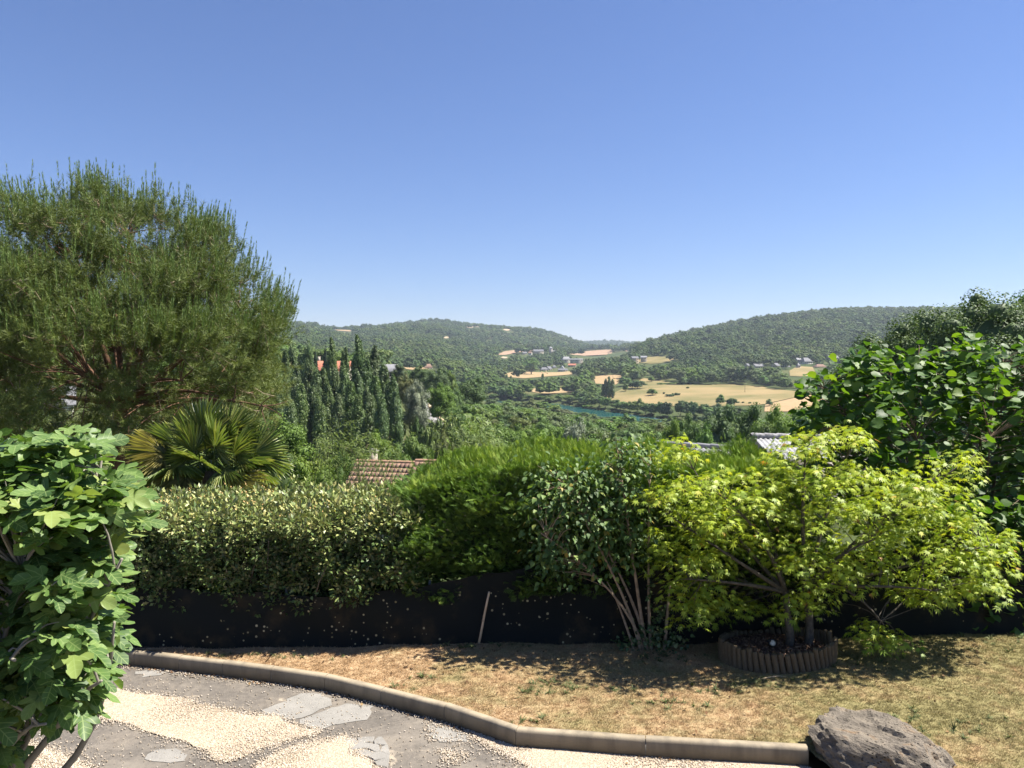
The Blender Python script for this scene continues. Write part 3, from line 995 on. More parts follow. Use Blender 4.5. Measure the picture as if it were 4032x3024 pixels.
GP = 'poplars in the screen below the garden'
LP = 'slender Lombardy poplar in the tall dark screen below the garden'
for px, top, Y, w in [(1409, 1338, 150, 60), (1472, 1374, 152, 62), (1357, 1381, 156, 48), (1305, 1345, 160, 44), (1149, 1372, 150, 52), (1122, 1392, 147, 50), (1088, 1400, 145, 52), (1244, 1470, 140, 56), (1271, 1456, 143, 56), (1316, 1452, 141, 56), (1217, 1440, 146, 60),
                      (1352, 1470, 138, 52), (1407, 1465, 140, 60), (1443, 1425, 146, 58), (1511, 1442, 146, 60), (1542, 1485, 140, 62), (1480, 1490, 136, 58), (1380, 1510, 134, 56), (1290, 1520, 133, 56), (1230, 1530, 134, 56), (1450, 1530, 132, 60), (1560, 1540, 136, 50), (1165, 1450, 140, 50), (1185, 1520, 132, 54), (1330, 1560, 128, 54), (1410, 1560, 128, 56), (1500, 1560, 128, 56), (1100, 1500, 134, 54), (1140, 1560, 128, 54), (1260, 1570, 127, 54)]:
    lb = LP
    if px in (1409, 1472):
        lb = 'tallest dark poplar of the screen below the garden' if px == 1409 else 'second tallest poplar, twin of the tallest in the screen'
    elif px in (1357, 1305):
        lb = 'poplar crossing the red roof, ' + ('on its chimney side' if px == 1305 else 'away from its chimney')
    elif px < 1200:
        lb = 'poplar in the screen next to the domed pine'
    elif top > 1500:
        lb = 'short front poplar at the feet of the tall screen'
    elif px > 1500:
        lb = 'poplar at the lane end of the screen'
    tree('poplar', px, top, Y, w * 1.12, None, lb, GP, 'poplar_tree')
tree('near', 1205, 1349, 165, 78, 'leaf_poplar', 'tall round topped dark tree beside the poplar screen')
tree('spruce', 1242, 1352, 215, 44, None, 'dark pointed spruce behind the red roofed house, shorter of two', name='spruce_tree')
tree('spruce', 1281, 1338, 212, 50, None, 'dark pointed spruce behind the red roofed house, taller of two', name='spruce_tree')
tree('round', 1225, 1452, 190, 40, 'leaf_yellow', 'bright yellow-green tree behind the poplar screen')
for px, top, Y, w, m, lb in [(1723, 1434, 232, 100, 'leaf_dark', 'tall dense dark tree above the curving lane'), (1854, 1470, 232, 128, 'leaf_dark', 'broad dark round tree on the spur, widest of its clump'), (1735, 1512, 190, 112, 'leaf_mid', 'rounded mid green tree beside the lane'),
                             (1778, 1460, 255, 56, 'leaf_yellow', 'small bright green tree behind the dark clump'), (1575, 1434, 245, 66, 'leaf_dark', 'dark tree beside the grey slate barn'), (1598, 1478, 200, 76, 'leaf_olive', 'olive brown tree at the end of the poplar screen'),
                             (1636, 1500, 158, 104, 'leaf_silver', 'grey leafed leaning tree beside the lane'), (1655, 1440, 262, 80, 'leaf_dark', 'dark tree standing in front of the stubble field'), (1790, 1530, 205, 70, 'leaf_mid', 'mid green tree between the two dark crowns'),
                             (1800, 1580, 160, 120, 'leaf_dark', 'wide dark tree on the lower side of the lane'), (1648, 1714, 62, 160, 'leaf_yellow', 'light green domed tree behind the tiled roof'), (1566, 1758, 52, 120, 'leaf_mid', 'grey green tree rising over the roof ridge'),
                             (1760, 1690, 78, 110, 'leaf_olive', 'olive tree beside the small grass clearing'), (1500, 1700, 70, 140, 'leaf_mid', 'leafy tree in front of the poplar feet'),
                             (1220, 1772, 33, 250, 'leaf_mid', 'dense green tree between the palm and the tiled roof'), (1110, 1740, 40, 150, 'leaf_mid', 'small green tree behind the palm fronds'), (1340, 1745, 45, 150, 'leaf_mid', 'leafy tree under the bamboo plumes')]:
    tree('near', px, top, Y, w, m, lb)
for i, (px, top, Y, w, m) in enumerate([(1640, 1640, 140, 60, 'leaf_dark'), (1690, 1668, 125, 90, 'leaf_mid'), (1560, 1665, 128, 50, 'leaf_dark'), (1720, 1640, 150, 60, 'leaf_mid'), (1600, 1720, 90, 80, 'leaf_mid'), (1800, 1650, 130, 100, 'leaf_mid'), (1755, 1655, 140, 60, 'leaf_olive'), (1580, 1610, 160, 40, 'leaf_yellow')]):
    tree('bush', px, top, Y, w, m, 'bush on the bank around the grass patch', 'bushes by the grass patch', 'bush', 'bush')
tree('willow', 2262, 1646, 125, 128, None, 'rounded silver-grey willow standing out of the green wood')
row('near', -250, 1140, 9, [(-250, 1560), (500, 1590), (1140, 1640)], 62, 230, ['leaf_mid', 'leaf_olive', 'leaf_dark'], 'tree on the slope just behind the pine', 'trees behind the pine')
row('bush', 900, 1330, 8, [(900, 1760), (1330, 1790)], 46, 130, ['leaf_mid', 'leaf_yellow'], 'bush on the slope behind the palm', 'bushes behind the palm', name='bush')
LW, GW = 'broadleaf tree in the wood on the slope down to the river', 'slope wood trees'
mx = ['leaf_mid', 'leaf_mid', 'leaf_dark', 'leaf_olive', 'leaf_mid']
row('round', 1830, 2780, 20, [(1800, 1575), (1900, 1558), (2050, 1564), (2130, 1572), (2190, 1590), (2250, 1612), (2370, 1630), (2440, 1636), (2490, 1620), (2540, 1640), (2600, 1646), (2660, 1624), (2780, 1615)], ([-0.1 * F + CX, 1800, 2200, 2440, 2600, 2800], [560, 560, 520, 440, 400, 380]), 66, mx, 'tree on the near bank along the river', 'near bank trees')
row('round', 1800, 2620, 15, [(1800, 1590), (2000, 1600), (2100, 1612), (2200, 1628), (2300, 1642), (2400, 1653), (2500, 1660), (2620, 1665)], 310, 82, mx, 'tree of the middle wood below the near bank crowns', 'middle wood trees')
row('near', 1830, 2640, 13, [(1800, 1622), (1900, 1630), (2100, 1640), (2200, 1652), (2450, 1668), (2640, 1668)], 210, 135, mx, 'tree of the slope wood around the silver willow', 'willow wood trees')
row('near', 1830, 2180, 6, [(1800, 1655), (2000, 1668), (2180, 1678)], 135, 190, mx, LW, GW)
row('near', 2370, 2640, 4, [(2350, 1682), (2640, 1675)], 135, 190, mx, LW, GW)
row('near', 1860, 2620, 7, [(1800, 1722), (2000, 1722), (2400, 1722), (2620, 1700)], 82, 270, ['leaf_mid', 'leaf_dark'], 'tree just beyond the cypress hedge top', 'hedge backdrop trees')
LN, GN_ = 'tall leafy tree rising behind the yellow maple', 'trees behind the maple'
for px, top, Y, w, m in [(2640, 1650, 110, 110, 'leaf_mid'), (2712, 1636, 120, 120, 'leaf_mid'), (2840, 1604, 100, 190, 'leaf_dark'), (2945, 1592, 112, 150, 'leaf_dark'), (3060, 1602, 90, 170, 'leaf_yellow'), (3160, 1600, 95, 150, 'leaf_mid'), (2780, 1680, 80, 150, 'leaf_mid'), (2990, 1670, 70, 150, 'leaf_mid'), (3250, 1590, 100, 160, 'leaf_mid'), (3350, 1570, 110, 170, 'leaf_dark')]:
    tree('near', px, top, Y, w, m, LN, GN_)
# riverside and field trees
LR, GR = 'riverside tree on the far bank of the river', 'far bank trees'
row('round', 1990, 2450, 16, [(1980, 1535), (2040, 1542), (2090, 1550), (2150, 1556), (2230, 1545), (2300, 1555), (2350, 1548), (2400, 1562), (2450, 1575)], (RIV_U * F + CX, RIV_Y + 12), 46, ['leaf_mid', 'leaf_dark', 'leaf_mid'], 'far bank tree below the narrow hay field', 'far bank trees by the hay', 5, 0.006)
row('round', 2445, 2960, 17, [(2440, 1572), (2500, 1568), (2560, 1572), (2620, 1574), (2680, 1566), (2740, 1577), (2800, 1590), (2850, 1582), (2960, 1605)], (RIV_U * F + CX, RIV_Y + 10), 50, ['leaf_dark', 'leaf_mid', 'leaf_dark'], 'far bank tree below the wide meadow', 'far bank trees by the meadow', 6, 0.006)
for px, top, w in [(2290, 1528, 50), (2330, 1522, 60), (2270, 1536, 40), (2350, 1540, 50)]:
    tree('round', px, top, 690, w, 'leaf_mid', LR, GR)
row('bush', 2150, 2960, 26, [(2150, 1583), (2200, 1588), (2300, 1600), (2442, 1624), (2600, 1646), (2800, 1655), (2960, 1660)], (RIV_U * F + CX, RIV_Y + 7), 46, ['leaf_dark', 'leaf_mid', 'leaf_olive'], 'bush on the far bank of the river', 'far bank bushes', 4, 0.003, 'bush')
LH, GH = 'tree in the hedgerow between the two hay fields', 'hedgerow trees'
row('round', 1945, 2285, 13, [(1930, 1484), (2000, 1484), (2060, 1492), (2120, 1488), (2200, 1482), (2285, 1486)], 890, 42, ['leaf_dark', 'leaf_mid', 'leaf_dark'], LH, GH, 4, 0.012)
row('round', 2270, 2350, 4, [(2270, 1494), (2350, 1500)], 800, 34, ['leaf_mid'], LH, GH, 4, 0.01)
for px, top, w in [(1970, 1478, 14), (1995, 1476, 14), (2012, 1480, 12), (2137, 1472, 14)]:
    tree('poplar_far', px, top, 900, w, None, 'small dark poplar in the hedgerow between the hay fields', 'hedgerow poplars', 'poplar_tree')
for px, top, w in [(2374, 1514, 16), (2385, 1493, 17), (2398, 1485, 19), (2412, 1495, 20)]:
    tree('poplar_far', px, top, 672, w, None, 'tall narrow poplar of the four beside the meadow', 'four field poplars', 'poplar_tree')
tree('tall', 2092, 1404, 1120, 66, 'leaf_mid', 'very large round tree at the edge of the hay field')
for px, base, top, w, m, lb in [(2569, 1558, 1529, 48, 'leaf_mid', 'spreading round tree alone in the middle of the meadow'), (2464, 1542, 1510, 28, 'leaf_mid', 'slim tree at the lower corner of the hay field'), (2564, 1504, 1480, 28, 'leaf_mid', 'small round tree at the top edge of the meadow'),
                                (2511, 1532, 1495, 64, 'leaf_dark', 'wide dark tree clump beside the meadow'), (2462, 1520, 1484, 56, 'leaf_mid', 'round pale tree beside the bale field'), (2490, 1530, 1500, 40, 'leaf_dark', 'dark tree between the hay field and the meadow'), (3028, 1600, 1571, 32, 'leaf_dark', 'lone dark tree casting its shadow on the pale strip'),
                                (2836, 1598, 1550, 40, 'leaf_mid', 'pale round tree at the lower edge of the meadow'), (2880, 1602, 1565, 52, 'leaf_dark', 'low dark tree at the lower edge of the meadow'), (2604, 1482, 1455, 34, 'leaf_mid', 'green tree above the top hedge of the meadow')]:
    p = hit(px, base, 500)
    tree('round', px, top, p[1], w, m, lb)
for px, base, top, w in [(2638, 1562, 1551, 42), (2663, 1557, 1546, 36), (2614, 1553, 1543, 10), (2708, 1531, 1522, 13), (2925, 1588, 1583, 12), (2952, 1590, 1584, 14)]:
    p = hit(px, base, 500)
    tree('bush', px, top, p[1], w, 'leaf_dark', 'low dark bush growing in the dry meadow', 'meadow bushes', 'bush', 'bush')
row('bush', 2600, 2720, 6, [(2600, 1506), (2720, 1512)], 790, 34, ['leaf_mid', 'leaf_yellow'], 'low green hedge bush along the top of the meadow', 'meadow hedge bushes', 2, 0.01, 'bush')
row('bush', 2990, 3110, 6, [(2990, 1514), (3110, 1532)], ([2990, 3110], [770, 690]), 32, ['leaf_mid', 'leaf_yellow'], 'low green hedge bush along the top of the meadow', 'meadow hedge bushes', 2, 0.01, 'bush')
# big trees at the garden's far corner
for px, top, Y, w, m, lb in [(3640, 1160, 44, 520, 'leaf_dark', 'bushy green oak beyond the big-leaved tree'), (3560, 1255, 48, 400, 'leaf_dark', 'lower oak in front of the wooded hill'), (3915, 1070, 36, 560, 'leaf_dark', 'tall green oak rising over the big-leaved tree'),
                             (4090, 1085, 38, 520, 'leaf_dark', 'tall oak cut by the edge beside the tallest oak'), (3420, 1300, 52, 300, 'leaf_mid', 'small pale green tree beside the oaks'), (3780, 1190, 40, 380, 'leaf_dark', 'oak between the two tall oaks')]:
    tree('fine', px, top, Y, w, m, lb, name='oak_tree')

# the rest of the woods: scattered over the terrain, the largest as trees of their own
WMAX = np.maximum.accumulate((HG - CAMZ) / _YY, axis=1)


def candidates(y0, y1, sp, hm):
    out = []
    y = y0
    while y < y1:
        xs = np.arange(-0.84 * y, 0.84 * y, sp)
        out.append(np.stack((xs + R.uniform(-.45, .45, len(xs)) * sp, y + R.uniform(-.45, .45, len(xs)) * sp), 1))
        y += sp
    q = np.concatenate(out)
    h = hm * np.clip(R.normal(1, 0.27, len(q)), 0.45, 1.8)
    return np.column_stack((q, h))


cand = np.concatenate((candidates(170, 420, 12, 11), candidates(420, 900, 10, 11.5), candidates(900, 1300, 11, 11), candidates(1300, 2300, 13.5, 12), candidates(2300, 3300, 17, 11), candidates(3300, 5300, 26, 13)))
X_, Y_, h_ = cand.T
u_ = X_ / Y_
pxc = CX + F * u_
g_ = zt(X_, Y_)
keep = np.ones(len(cand), bool)
# hidden behind nearer land
iu = np.clip(np.interp(u_, UG, np.arange(len(UG))).astype(int), 0, len(UG) - 1)
il = np.clip(np.interp(np.log(Y_ * 0.985), LG, np.arange(len(LG))).astype(int), 0, len(LG) - 1)
keep &= (g_ + h_ * 1.1 - CAMZ) / Y_ > WMAX[iu, il] - 0.002
# the near slope is planted by hand; beyond it the crowns keep under the line seen in the photograph
rf_ = np.interp(u_, RIV_U, RIV_Y)
near = (Y_ < rf_ - 74) & (u_ > -0.11)
lim = np.interp(pxc, [1650, 1750, 1900, 2100, 2200, 2300, 2440, 2600, 2700, 3000, 3300, 4400], [1550, 1575, 1588, 1604, 1620, 1640, 1656, 1664, 1655, 1640, 1600, 1560])
zlim = CAMZ + ray(0, lim)[1] * Y_
h_ = np.where(near, np.minimum(h_, zlim - g_), h_)
keep &= h_ > np.where(near, 6.0, 3.5)
keep &= ~((pxc > 1050) & (pxc < 1720) & (Y_ < 330))
keep &= ~((pxc > 3150) & (pxc < 3420) & (Y_ < 330))
keep &= ~((np.abs(Y_ - (rf_ - 36)) < 44) & (u_ > -0.11) & (u_ < 0.6))
for c in CLEAR:
    keep &= ~inside(c, cand[:, :2])
tp = np.stack((X_, Y_, g_ + h_), 1)
pt = pix(tp)
pm = pix(np.stack((X_, Y_, g_ + h_ * 0.55), 1))
hw = h_ * 0.62 / Y_ * F
for poly, Ym in VIS:
    fr = Y_ < Ym * 1.01
    for q in (pt, pm, pt + np.stack((hw, hw * 0.6), 1), pt + np.stack((-hw, hw * 0.6), 1), pm + np.stack((hw, 0 * hw), 1), pm - np.stack((hw, 0 * hw), 1), pt + np.stack((hw * .6, hw * .2), 1), pt + np.stack((-hw * .6, hw * .2), 1)):
        keep &= ~(fr & inside(poly, q))
idx = np.nonzero(keep)[0]
size = h_[idx] / Y_[idx]
inview = (pxc[idx] > -40) & (pxc[idx] < 4070)
order = idx[np.argsort(-(size * inview))]
NIND = max(0, 292 - NTREE[0])
side = order[:NIND]
for k in side:
    left = pxc[k] < 1250
    tree('round', pxc[k], pt[k, 1], Y_[k], None, mx[int(R.integers(5))], 'broadleaf hillside tree behind the pine' if left else ('tree among the fields across the river' if Y_[k] > rf_[k] - 40 else 'broadleaf tree in the wood on the slope down to the river'),
         'hillside trees' if left else ('valley trees' if Y_[k] > rf_[k] - 40 else GW), xz=1)
rest = order[NIND:]


def gn_scatter(name, pts, scl, rot, idxs, protos, label, kind='stuff', mat=None):
    me = bpy.data.meshes.new(name)
    me.vertices.add(len(pts))
    me.vertices.foreach_set('co', np.ascontiguousarray(pts, np.float32).ravel())
    for nm, tp_, dat in (('scl', 'FLOAT_VECTOR', scl), ('rot', 'FLOAT_VECTOR', rot), ('idx', 'INT', idxs)):
        at = me.attributes.new(nm, tp_, 'POINT')
        at.data.foreach_set('vector' if 'VEC' in tp_ else 'value', np.ascontiguousarray(dat, np.int32 if tp_ == 'INT' else np.float32).ravel())
    o = obj(name, me)
    tag(o, label, kind=kind)
    ng = bpy.data.node_groups.new(name, 'GeometryNodeTree')
    ng.interface.new_socket('Geometry', in_out='INPUT', socket_type='NodeSocketGeometry')
    ng.interface.new_socket('Geometry', in_out='OUTPUT', socket_type='NodeSocketGeometry')
    nn, ll = ng.nodes, ng.links
    gi, go = nn.new('NodeGroupInput'), nn.new('NodeGroupOutput')
    ip = nn.new('GeometryNodeInstanceOnPoints')
    jn = nn.new('GeometryNodeJoinGeometry')
    for m in protos:
        po = bpy.data.objects.new(name + '_piece', m)
        oi = nn.new('GeometryNodeObjectInfo')
        oi.inputs['Object'].default_value = po
        oi.inputs['As Instance'].default_value = True
        ll.new(oi.outputs['Geometry'], jn.inputs[0])
    ip.inputs['Pick Instance'].default_value = True

    def named(nm, t):
        a = nn.new('GeometryNodeInputNamedAttribute')
        a.data_type = t
        a.inputs['Name'].default_value = nm
        return next(s for s in a.outputs if s.enabled and s.name == 'Attribute')

    er = nn.new('FunctionNodeEulerToRotation')
    ll.new(named('rot', 'FLOAT_VECTOR'), er.inputs[0])
    ll.new(er.outputs[0], ip.inputs['Rotation'])
    ll.new(named('scl', 'FLOAT_VECTOR'), ip.inputs['Scale'])
    ll.new(named('idx', 'INT'), ip.inputs['Instance Index'])
    ll.new(gi.outputs[0], ip.inputs['Points'])
    ll.new(jn.outputs[0], ip.inputs['Instance'])
    ll.new(ip.outputs[0], go.inputs[0])
    md = o.modifiers.new('scatter', 'NODES')
    md.node_group = ng
    return o


def wood(name, sel, kinds, label):
    ms = [m for k in kinds for m in PROTO[k]]
    H0, r0 = ms[0][2], ms[0][3]
    s = h_[sel] / H0
    wd = np.clip(s, 0.75, 9) * R.uniform(0.9, 1.3, len(sel)) * (1.0 if 'far' not in kinds else 1.0)
    scl = np.stack((wd, wd, s), 1)
    rot = np.stack((0 * s, 0 * s, R.random(len(s)) * 6.28), 1)
    gn_scatter(name, np.stack((X_[sel], Y_[sel], g_[sel]), 1), scl, rot, R.integers(0, len(ms), len(sel)), [m[1] for m in ms], label)


Yr = Y_[rest]
ur = u_[rest]
wood('wood', rest[Yr < 900], ['round'], 'mixed woodland filling the valley between the fields')
wood('wood', rest[(Yr >= 900) & (ur > 0.14)], ['far'], 'dense oak wood covering the nearer hill above the hamlet')
wood('wood', rest[(Yr >= 900) & (ur <= 0.14) & (Yr < 2000)], ['far'], 'woods around the village crest and hill foot')
wood('wood', rest[(Yr >= 2000) & (ur <= 0.14)], ['far'], 'hazy oak wood covering the far round hill and ridge')
print('trees', NTREE[0], 'wood', len(rest))

# ------------------------------------------------------------------ the garden: drive, kerb, lawn
ZL = 0.14


def speckle(n, vec, scale, lo, hi):
    v = n.node('ShaderNodeTexVoronoi', Scale=scale)
    n.put(v.inputs['Vector'], vec)
    r = n.node('ShaderNodeSeparateColor', Color=v.outputs['Color']).outputs[0]
    return n.ramp(r, [(0.0, lo), (1.0, hi)]), v.outputs['Distance']


def drive_mat():
    n = new('tarmac')
    p = n.pos()
    a = n.noise(1.3, 6, 0.65, p)
    b = n.noise(70, 3, 0.7, p)
    c = n.ramp(a, [(0.3, (0.099, 0.089, 0.077)), (0.5, (0.131, 0.116, 0.099)), (0.7, (0.179, 0.155, 0.126))])
    c = n.mix(n.ramp(b, [(0.62, (0, 0, 0)), (0.72, (1, 1, 1))]), c, (0.334, 0.294, 0.233))
    c = n.mix(n.ramp(b, [(0.28, (1, 1, 1)), (0.38, (0, 0, 0))]), c, (0.079, 0.073, 0.068))
    e = n.noise(11, 6, 0.8, p)
    c = n.mix(1.0, c, n.ramp(e, [(0.30, (0.62, 0.62, 0.62)), (0.50, (1, 1, 1)), (0.72, (1.35, 1.33, 1.28))]), 'MULTIPLY')
    d = n.noise(0.55, 5, 0.7, p, 1.2)
    c = n.mix(n.ramp(d, [(0.50, (0, 0, 0)), (0.68, (0.753, 0.732, 0.712))]), c, (0.232, 0.204, 0.167))
    v = n.node('ShaderNodeTexVoronoi', {'feature': 'DISTANCE_TO_EDGE'}, Scale=0.9)
    wv = n.node('ShaderNodeVectorMath', {'operation': 'ADD'})
    n.put(wv.inputs[0], p)
    nz = n.node('ShaderNodeTexNoise', Scale=2.5, Detail=5.0)
    n.put(nz.inputs['Vector'], p)
    sc_ = n.node('ShaderNodeVectorMath', {'operation': 'SCALE'})
    n.put(sc_.inputs[0], nz.outputs['Color'])
    sc_.inputs['Scale'].default_value = 0.5
    n.put(wv.inputs[1], sc_.outputs[0])
    n.put(v.inputs['Vector'], wv.outputs[0])
    ck = n.ramp(v.outputs['Distance'], [(0.004, (1, 1, 1)), (0.014, (0, 0, 0))])
    c = n.mix(n.math('MULTIPLY', ck, n.ramp(a, [(0.54, (0, 0, 0)), (0.62, (0.896, 0.882, 0.868))])), c, (0.387, 0.324, 0.244))
    return n.bsdf(c, 0.92, 0.2, b, 0.006, 0.7)


def gravel_mat(name, k=1.0, lo=(0.279, 0.222, 0.158), hi=(0.464, 0.392, 0.304)):
    n = new(name)
    c, d = speckle(n, n.pos(), 75, tuple(x * k for x in lo), tuple(x * k for x in hi))
    a = n.noise(1.6, 5, 0.6, n.pos())
    c = n.mix(n.math('MULTIPLY', a, 0.35), c, (0.310, 0.237, 0.155))
    return n.bsdf(c, 0.95, 0.1, d, 0.008, 0.6)


def slab_mat():
    n = new('patch_concrete')
    p = n.pos()
    a = n.noise(4, 5, 0.6, p)
    b = n.noise(55, 3, 0.8, p)
    c = n.ramp(a, [(0.3, (0.196, 0.186, 0.167)), (0.7, (0.275, 0.260, 0.233))])
    c = n.mix(n.ramp(b, [(0.30, (1, 1, 1)), (0.42, (0, 0, 0))]), c, (0.116, 0.109, 0.100))
    return n.bsdf(c, 0.9, 0.2, b, 0.008, 0.8)


def lawn_colour(n, p):
    a = n.noise(0.75, 5, 0.62, p, 0.6)
    b = n.noise(5.5, 5, 0.7, p)
    f = n.noise(38, 4, 0.8, p)
    c = n.ramp(n.math('ADD', n.math('MULTIPLY', b, 0.4), n.math('MULTIPLY', f, 0.6)), [(0.34, (0.213, 0.131, 0.066)), (0.5, (0.393, 0.268, 0.148)), (0.66, (0.575, 0.436, 0.279))])
    sx = n.node('ShaderNodeSeparateXYZ', Vector=p).outputs[0]
    gm = n.math('ADD', n.math('MULTIPLY', sx, 0.035), n.math('ADD', n.math('MULTIPLY', a, 0.8), n.math('MULTIPLY', b, 0.5)))
    g = n.ramp(gm, [(0.58, (0, 0, 0)), (0.84, (0.72, 0.72, 0.72))])
    return n.mix(g, c, n.ramp(f, [(0.35, (0.090, 0.109, 0.036)), (0.7, (0.276, 0.262, 0.107))]))


def lawn_mat():
    n = new('dry_lawn')
    p = n.pos()
    return n.bsdf(lawn_colour(n, p), 0.95, 0.1, n.noise(60, 4, 0.8, p), 0.02, 0.8)


def blade_mat():
    n = new('grass_blade')
    c = lawn_colour(n, n.pos())
    r = n.node('ShaderNodeObjectInfo').outputs['Random']
    h = n.node('ShaderNodeHueSaturation', Color=c)
    n.put(h.inputs['Value'], n.math('ADD', n.math('MULTIPLY', r, 0.7), 0.75))
    return n.bsdf(h.outputs[0], 0.8, 0.2, trans=0.25, tcol=h.outputs[0])


M['tarmac'] = drive_mat()
M['gravel'] = gravel_mat('gravel')
M['patch'] = slab_mat()
M['lawn'] = lawn_mat()
M['blade'] = blade_mat()


def from_crop(pts, ox, oy, sc):
    return [(ox + x / sc, oy + y / sc) for x, y in pts]


C2 = (0, 2300, 1.7015)
C3 = (800, 2400, 1.58)
KERB = [(150, 2589), (330, 2606), (529, 2625), (705, 2644), (876, 2665), (1067, 2690), (1279, 2722), (1500, 2777), (1749, 2843), (2031, 2943), (2542, 2983), (3185, 3021)]
kp = np.array([G(a, b, 0.0)[:2] for a, b in KERB])
kp[0] = kp[1] + (kp[1] - kp[2]) * 2.2
drive_poly = list(map(tuple, kp + np.array((0, 0.03)))) + [(kp[-1][0] + 0.2, 6.2), (2.6, 3.0), (3.0, -8), (-16, -8), (-16, kp[0][1])]
sheet('driveway', drive_poly, lambda x, y: 0 * x, M['tarmac'], 0.5, 'worn grey tarmac drive with pale gravel patches', jag=0.0)

G1 = from_crop([(380, 640), (560, 660), (800, 712), (1000, 742), (1240, 778), (1300, 802), (1500, 836), (1720, 880), (1850, 892), (1960, 940), (2110, 982), (2090, 1012), (1950, 1042), (1830, 1082), (1620, 1152), (1500, 1182), (1440, 1162), (1380, 1112), (1180, 1042), (1000, 987), (820, 932), (600, 897), (430, 860), (200, 830), (200, 650)], *C2)
G2 = from_crop([(330, 1040), (350, 986), (430, 920), (560, 870), (700, 832), (860, 802), (935, 850), (925, 900), (1000, 945), (1060, 1000), (1070, 1060), (700, 1100)], *C3)
G3 = from_crop([(-100, 1060), (60, 1072), (180, 1092), (280, 1122), (420, 1172), (560, 1236), (700, 1300), (-100, 1330)], *C2)
G4 = from_crop([(1640, 705), (1760, 780), (1880, 842), (1955, 866), (2212, 880), (2760, 905), (3765, 960), (3800, 1060), (2300, 1040), (2075, 1000), (1990, 950), (1900, 900), (1800, 856), (1720, 800)], *C3)
G5 = from_crop([(1480, 880), (1540, 890), (1660, 900), (1640, 930), (1560, 960), (1500, 950), (1520, 915)], *C3)
for gp, jg in ((G1, 0.022), (G2, 0.03), (G3, 0.02), (G4, 0.025)):
    w = [G(a, b, 0)[:2] for a, b in gp]
    sheet('gravel_patch', w, lambda x, y: 0.004 + 0.006 * np.sin(x * 3.1) * np.sin(y * 2.7) + 0.006, M['gravel'], 0.12, 'patch of pale limestone gravel in the tarmac drive', jag=jg)
S1 = from_crop([(350, 636), (440, 600), (520, 572), (522, 556), (620, 520), (720, 530), (800, 560), (790, 600), (700, 640), (620, 672), (540, 690), (480, 690), (430, 656)], *C3)
S2 = from_crop([(600, 690), (700, 650), (800, 612), (880, 595), (980, 596), (1062, 602), (1050, 640), (1020, 686), (900, 704), (800, 722), (740, 746), (700, 772), (690, 742), (590, 712)], *C3)
S3 = from_crop([(1120 + 138 * math.cos(t) * (1 + 0.08 * math.sin(3 * t)), 1152 + 52 * math.sin(t) * (1 + 0.1 * math.cos(2 * t))) for t in np.linspace(0, 2 * math.pi, 18)[:-1]], *C2)
S4 = from_crop([(1400, 742), (1470, 715), (1560, 740), (1640, 775), (1690, 812), (1600, 830), (1480, 826), (1410, 800), (1430, 770)], *C3)
S5 = from_crop([(900, 590), (1000, 575), (1120, 590), (1060, 610), (960, 625)], *C2)
for sp_, lb in ((S1, 'cracked pale concrete patch beside the kerb, larger of two'), (S2, 'cracked pale concrete patch beside the kerb, smaller of two'), (S3, 'small oval pale concrete patch between the gravel strips'), (S4, 'dusty pale patch on the tarmac by the kerb corner'), (S5, 'faint pale patch on the tarmac behind the fig')):
    sheet('concrete_patch', [G(a, b, 0)[:2] for a, b in sp_], lambda x, y: 0.005 + 0 * x, M['patch'], 0.07, lb, jag=0.016)
# broken concrete slab: cracked pieces in the gravel
def clip_half(poly, p, nrm):
    out = []
    for a, b in zip(poly, poly[1:] + poly[:1]):
        da, db = (np.array(a) - p) @ nrm, (np.array(b) - p) @ nrm
        if da <= 0:
            out.append(tuple(a))
        if da * db < 0:
            t = da / (da - db)
            out.append(tuple(np.array(a) + (np.array(b) - np.array(a)) * t))
    return out


_reg = [tuple(G(C3[0] + a / C3[2], C3[1] + b / C3[2], 0)[:2]) for a, b in [(885, 815), (1000, 798), (1112, 796), (1150, 850), (1162, 900), (1152, 985), (1080, 978), (1055, 935), (985, 908), (930, 885), (872, 850)]]
_seed = np.array([G(C3[0] + a / C3[2], C3[1] + b / C3[2], 0)[:2] for a, b in [(905, 830), (1010, 812), (1118, 822), (1002, 858), (1062, 868), (1140, 880), (1018, 893), (1095, 915), (1125, 968)]])
for i in range(len(_seed)):
    c = [p for p in _reg]
    for j in range(len(_seed)):
        if i != j and len(c) > 2:
            m = (_seed[i] + _seed[j]) / 2
            nr = unit(_seed[j] - _seed[i])
            c = clip_half(c, m - nr * R.uniform(0.001, 0.012), unit(nr + R.normal(size=2) * 0.22))
    if len(c) < 3:
        continue
    q = np.array(c)
    ctr = q.mean(0)
    q = q - ctr
    if np.sum(q[:, 0] * np.roll(q[:, 1], -1) - q[:, 1] * np.roll(q[:, 0], -1)) < 0:
        q = q[::-1]
    k = len(q)
    hh = R.uniform(0.005, 0.014)
    tl = R.normal(size=2) * 0.03
    V = np.concatenate((np.column_stack((q, np.full(k, -0.01))), np.column_stack((q * 0.98, hh * .8 + q @ tl)), np.column_stack((q * 0.93, hh + q @ tl))))
    mb = MB()
    mb.add(V, [(j * k + t, j * k + (t + 1) % k, j * k + k + (t + 1) % k, j * k + k + t) for j in range(2) for t in range(k)])
    mb.add(V, [[2 * k + t for t in range(k)]])
    o = mb.build('concrete_piece', M['patch'])
    o.location = (ctr[0], ctr[1], 0.006)
    tag(o, 'cracked flat piece of the broken concrete slab in the gravel', 'concrete piece', 'broken slab pieces')

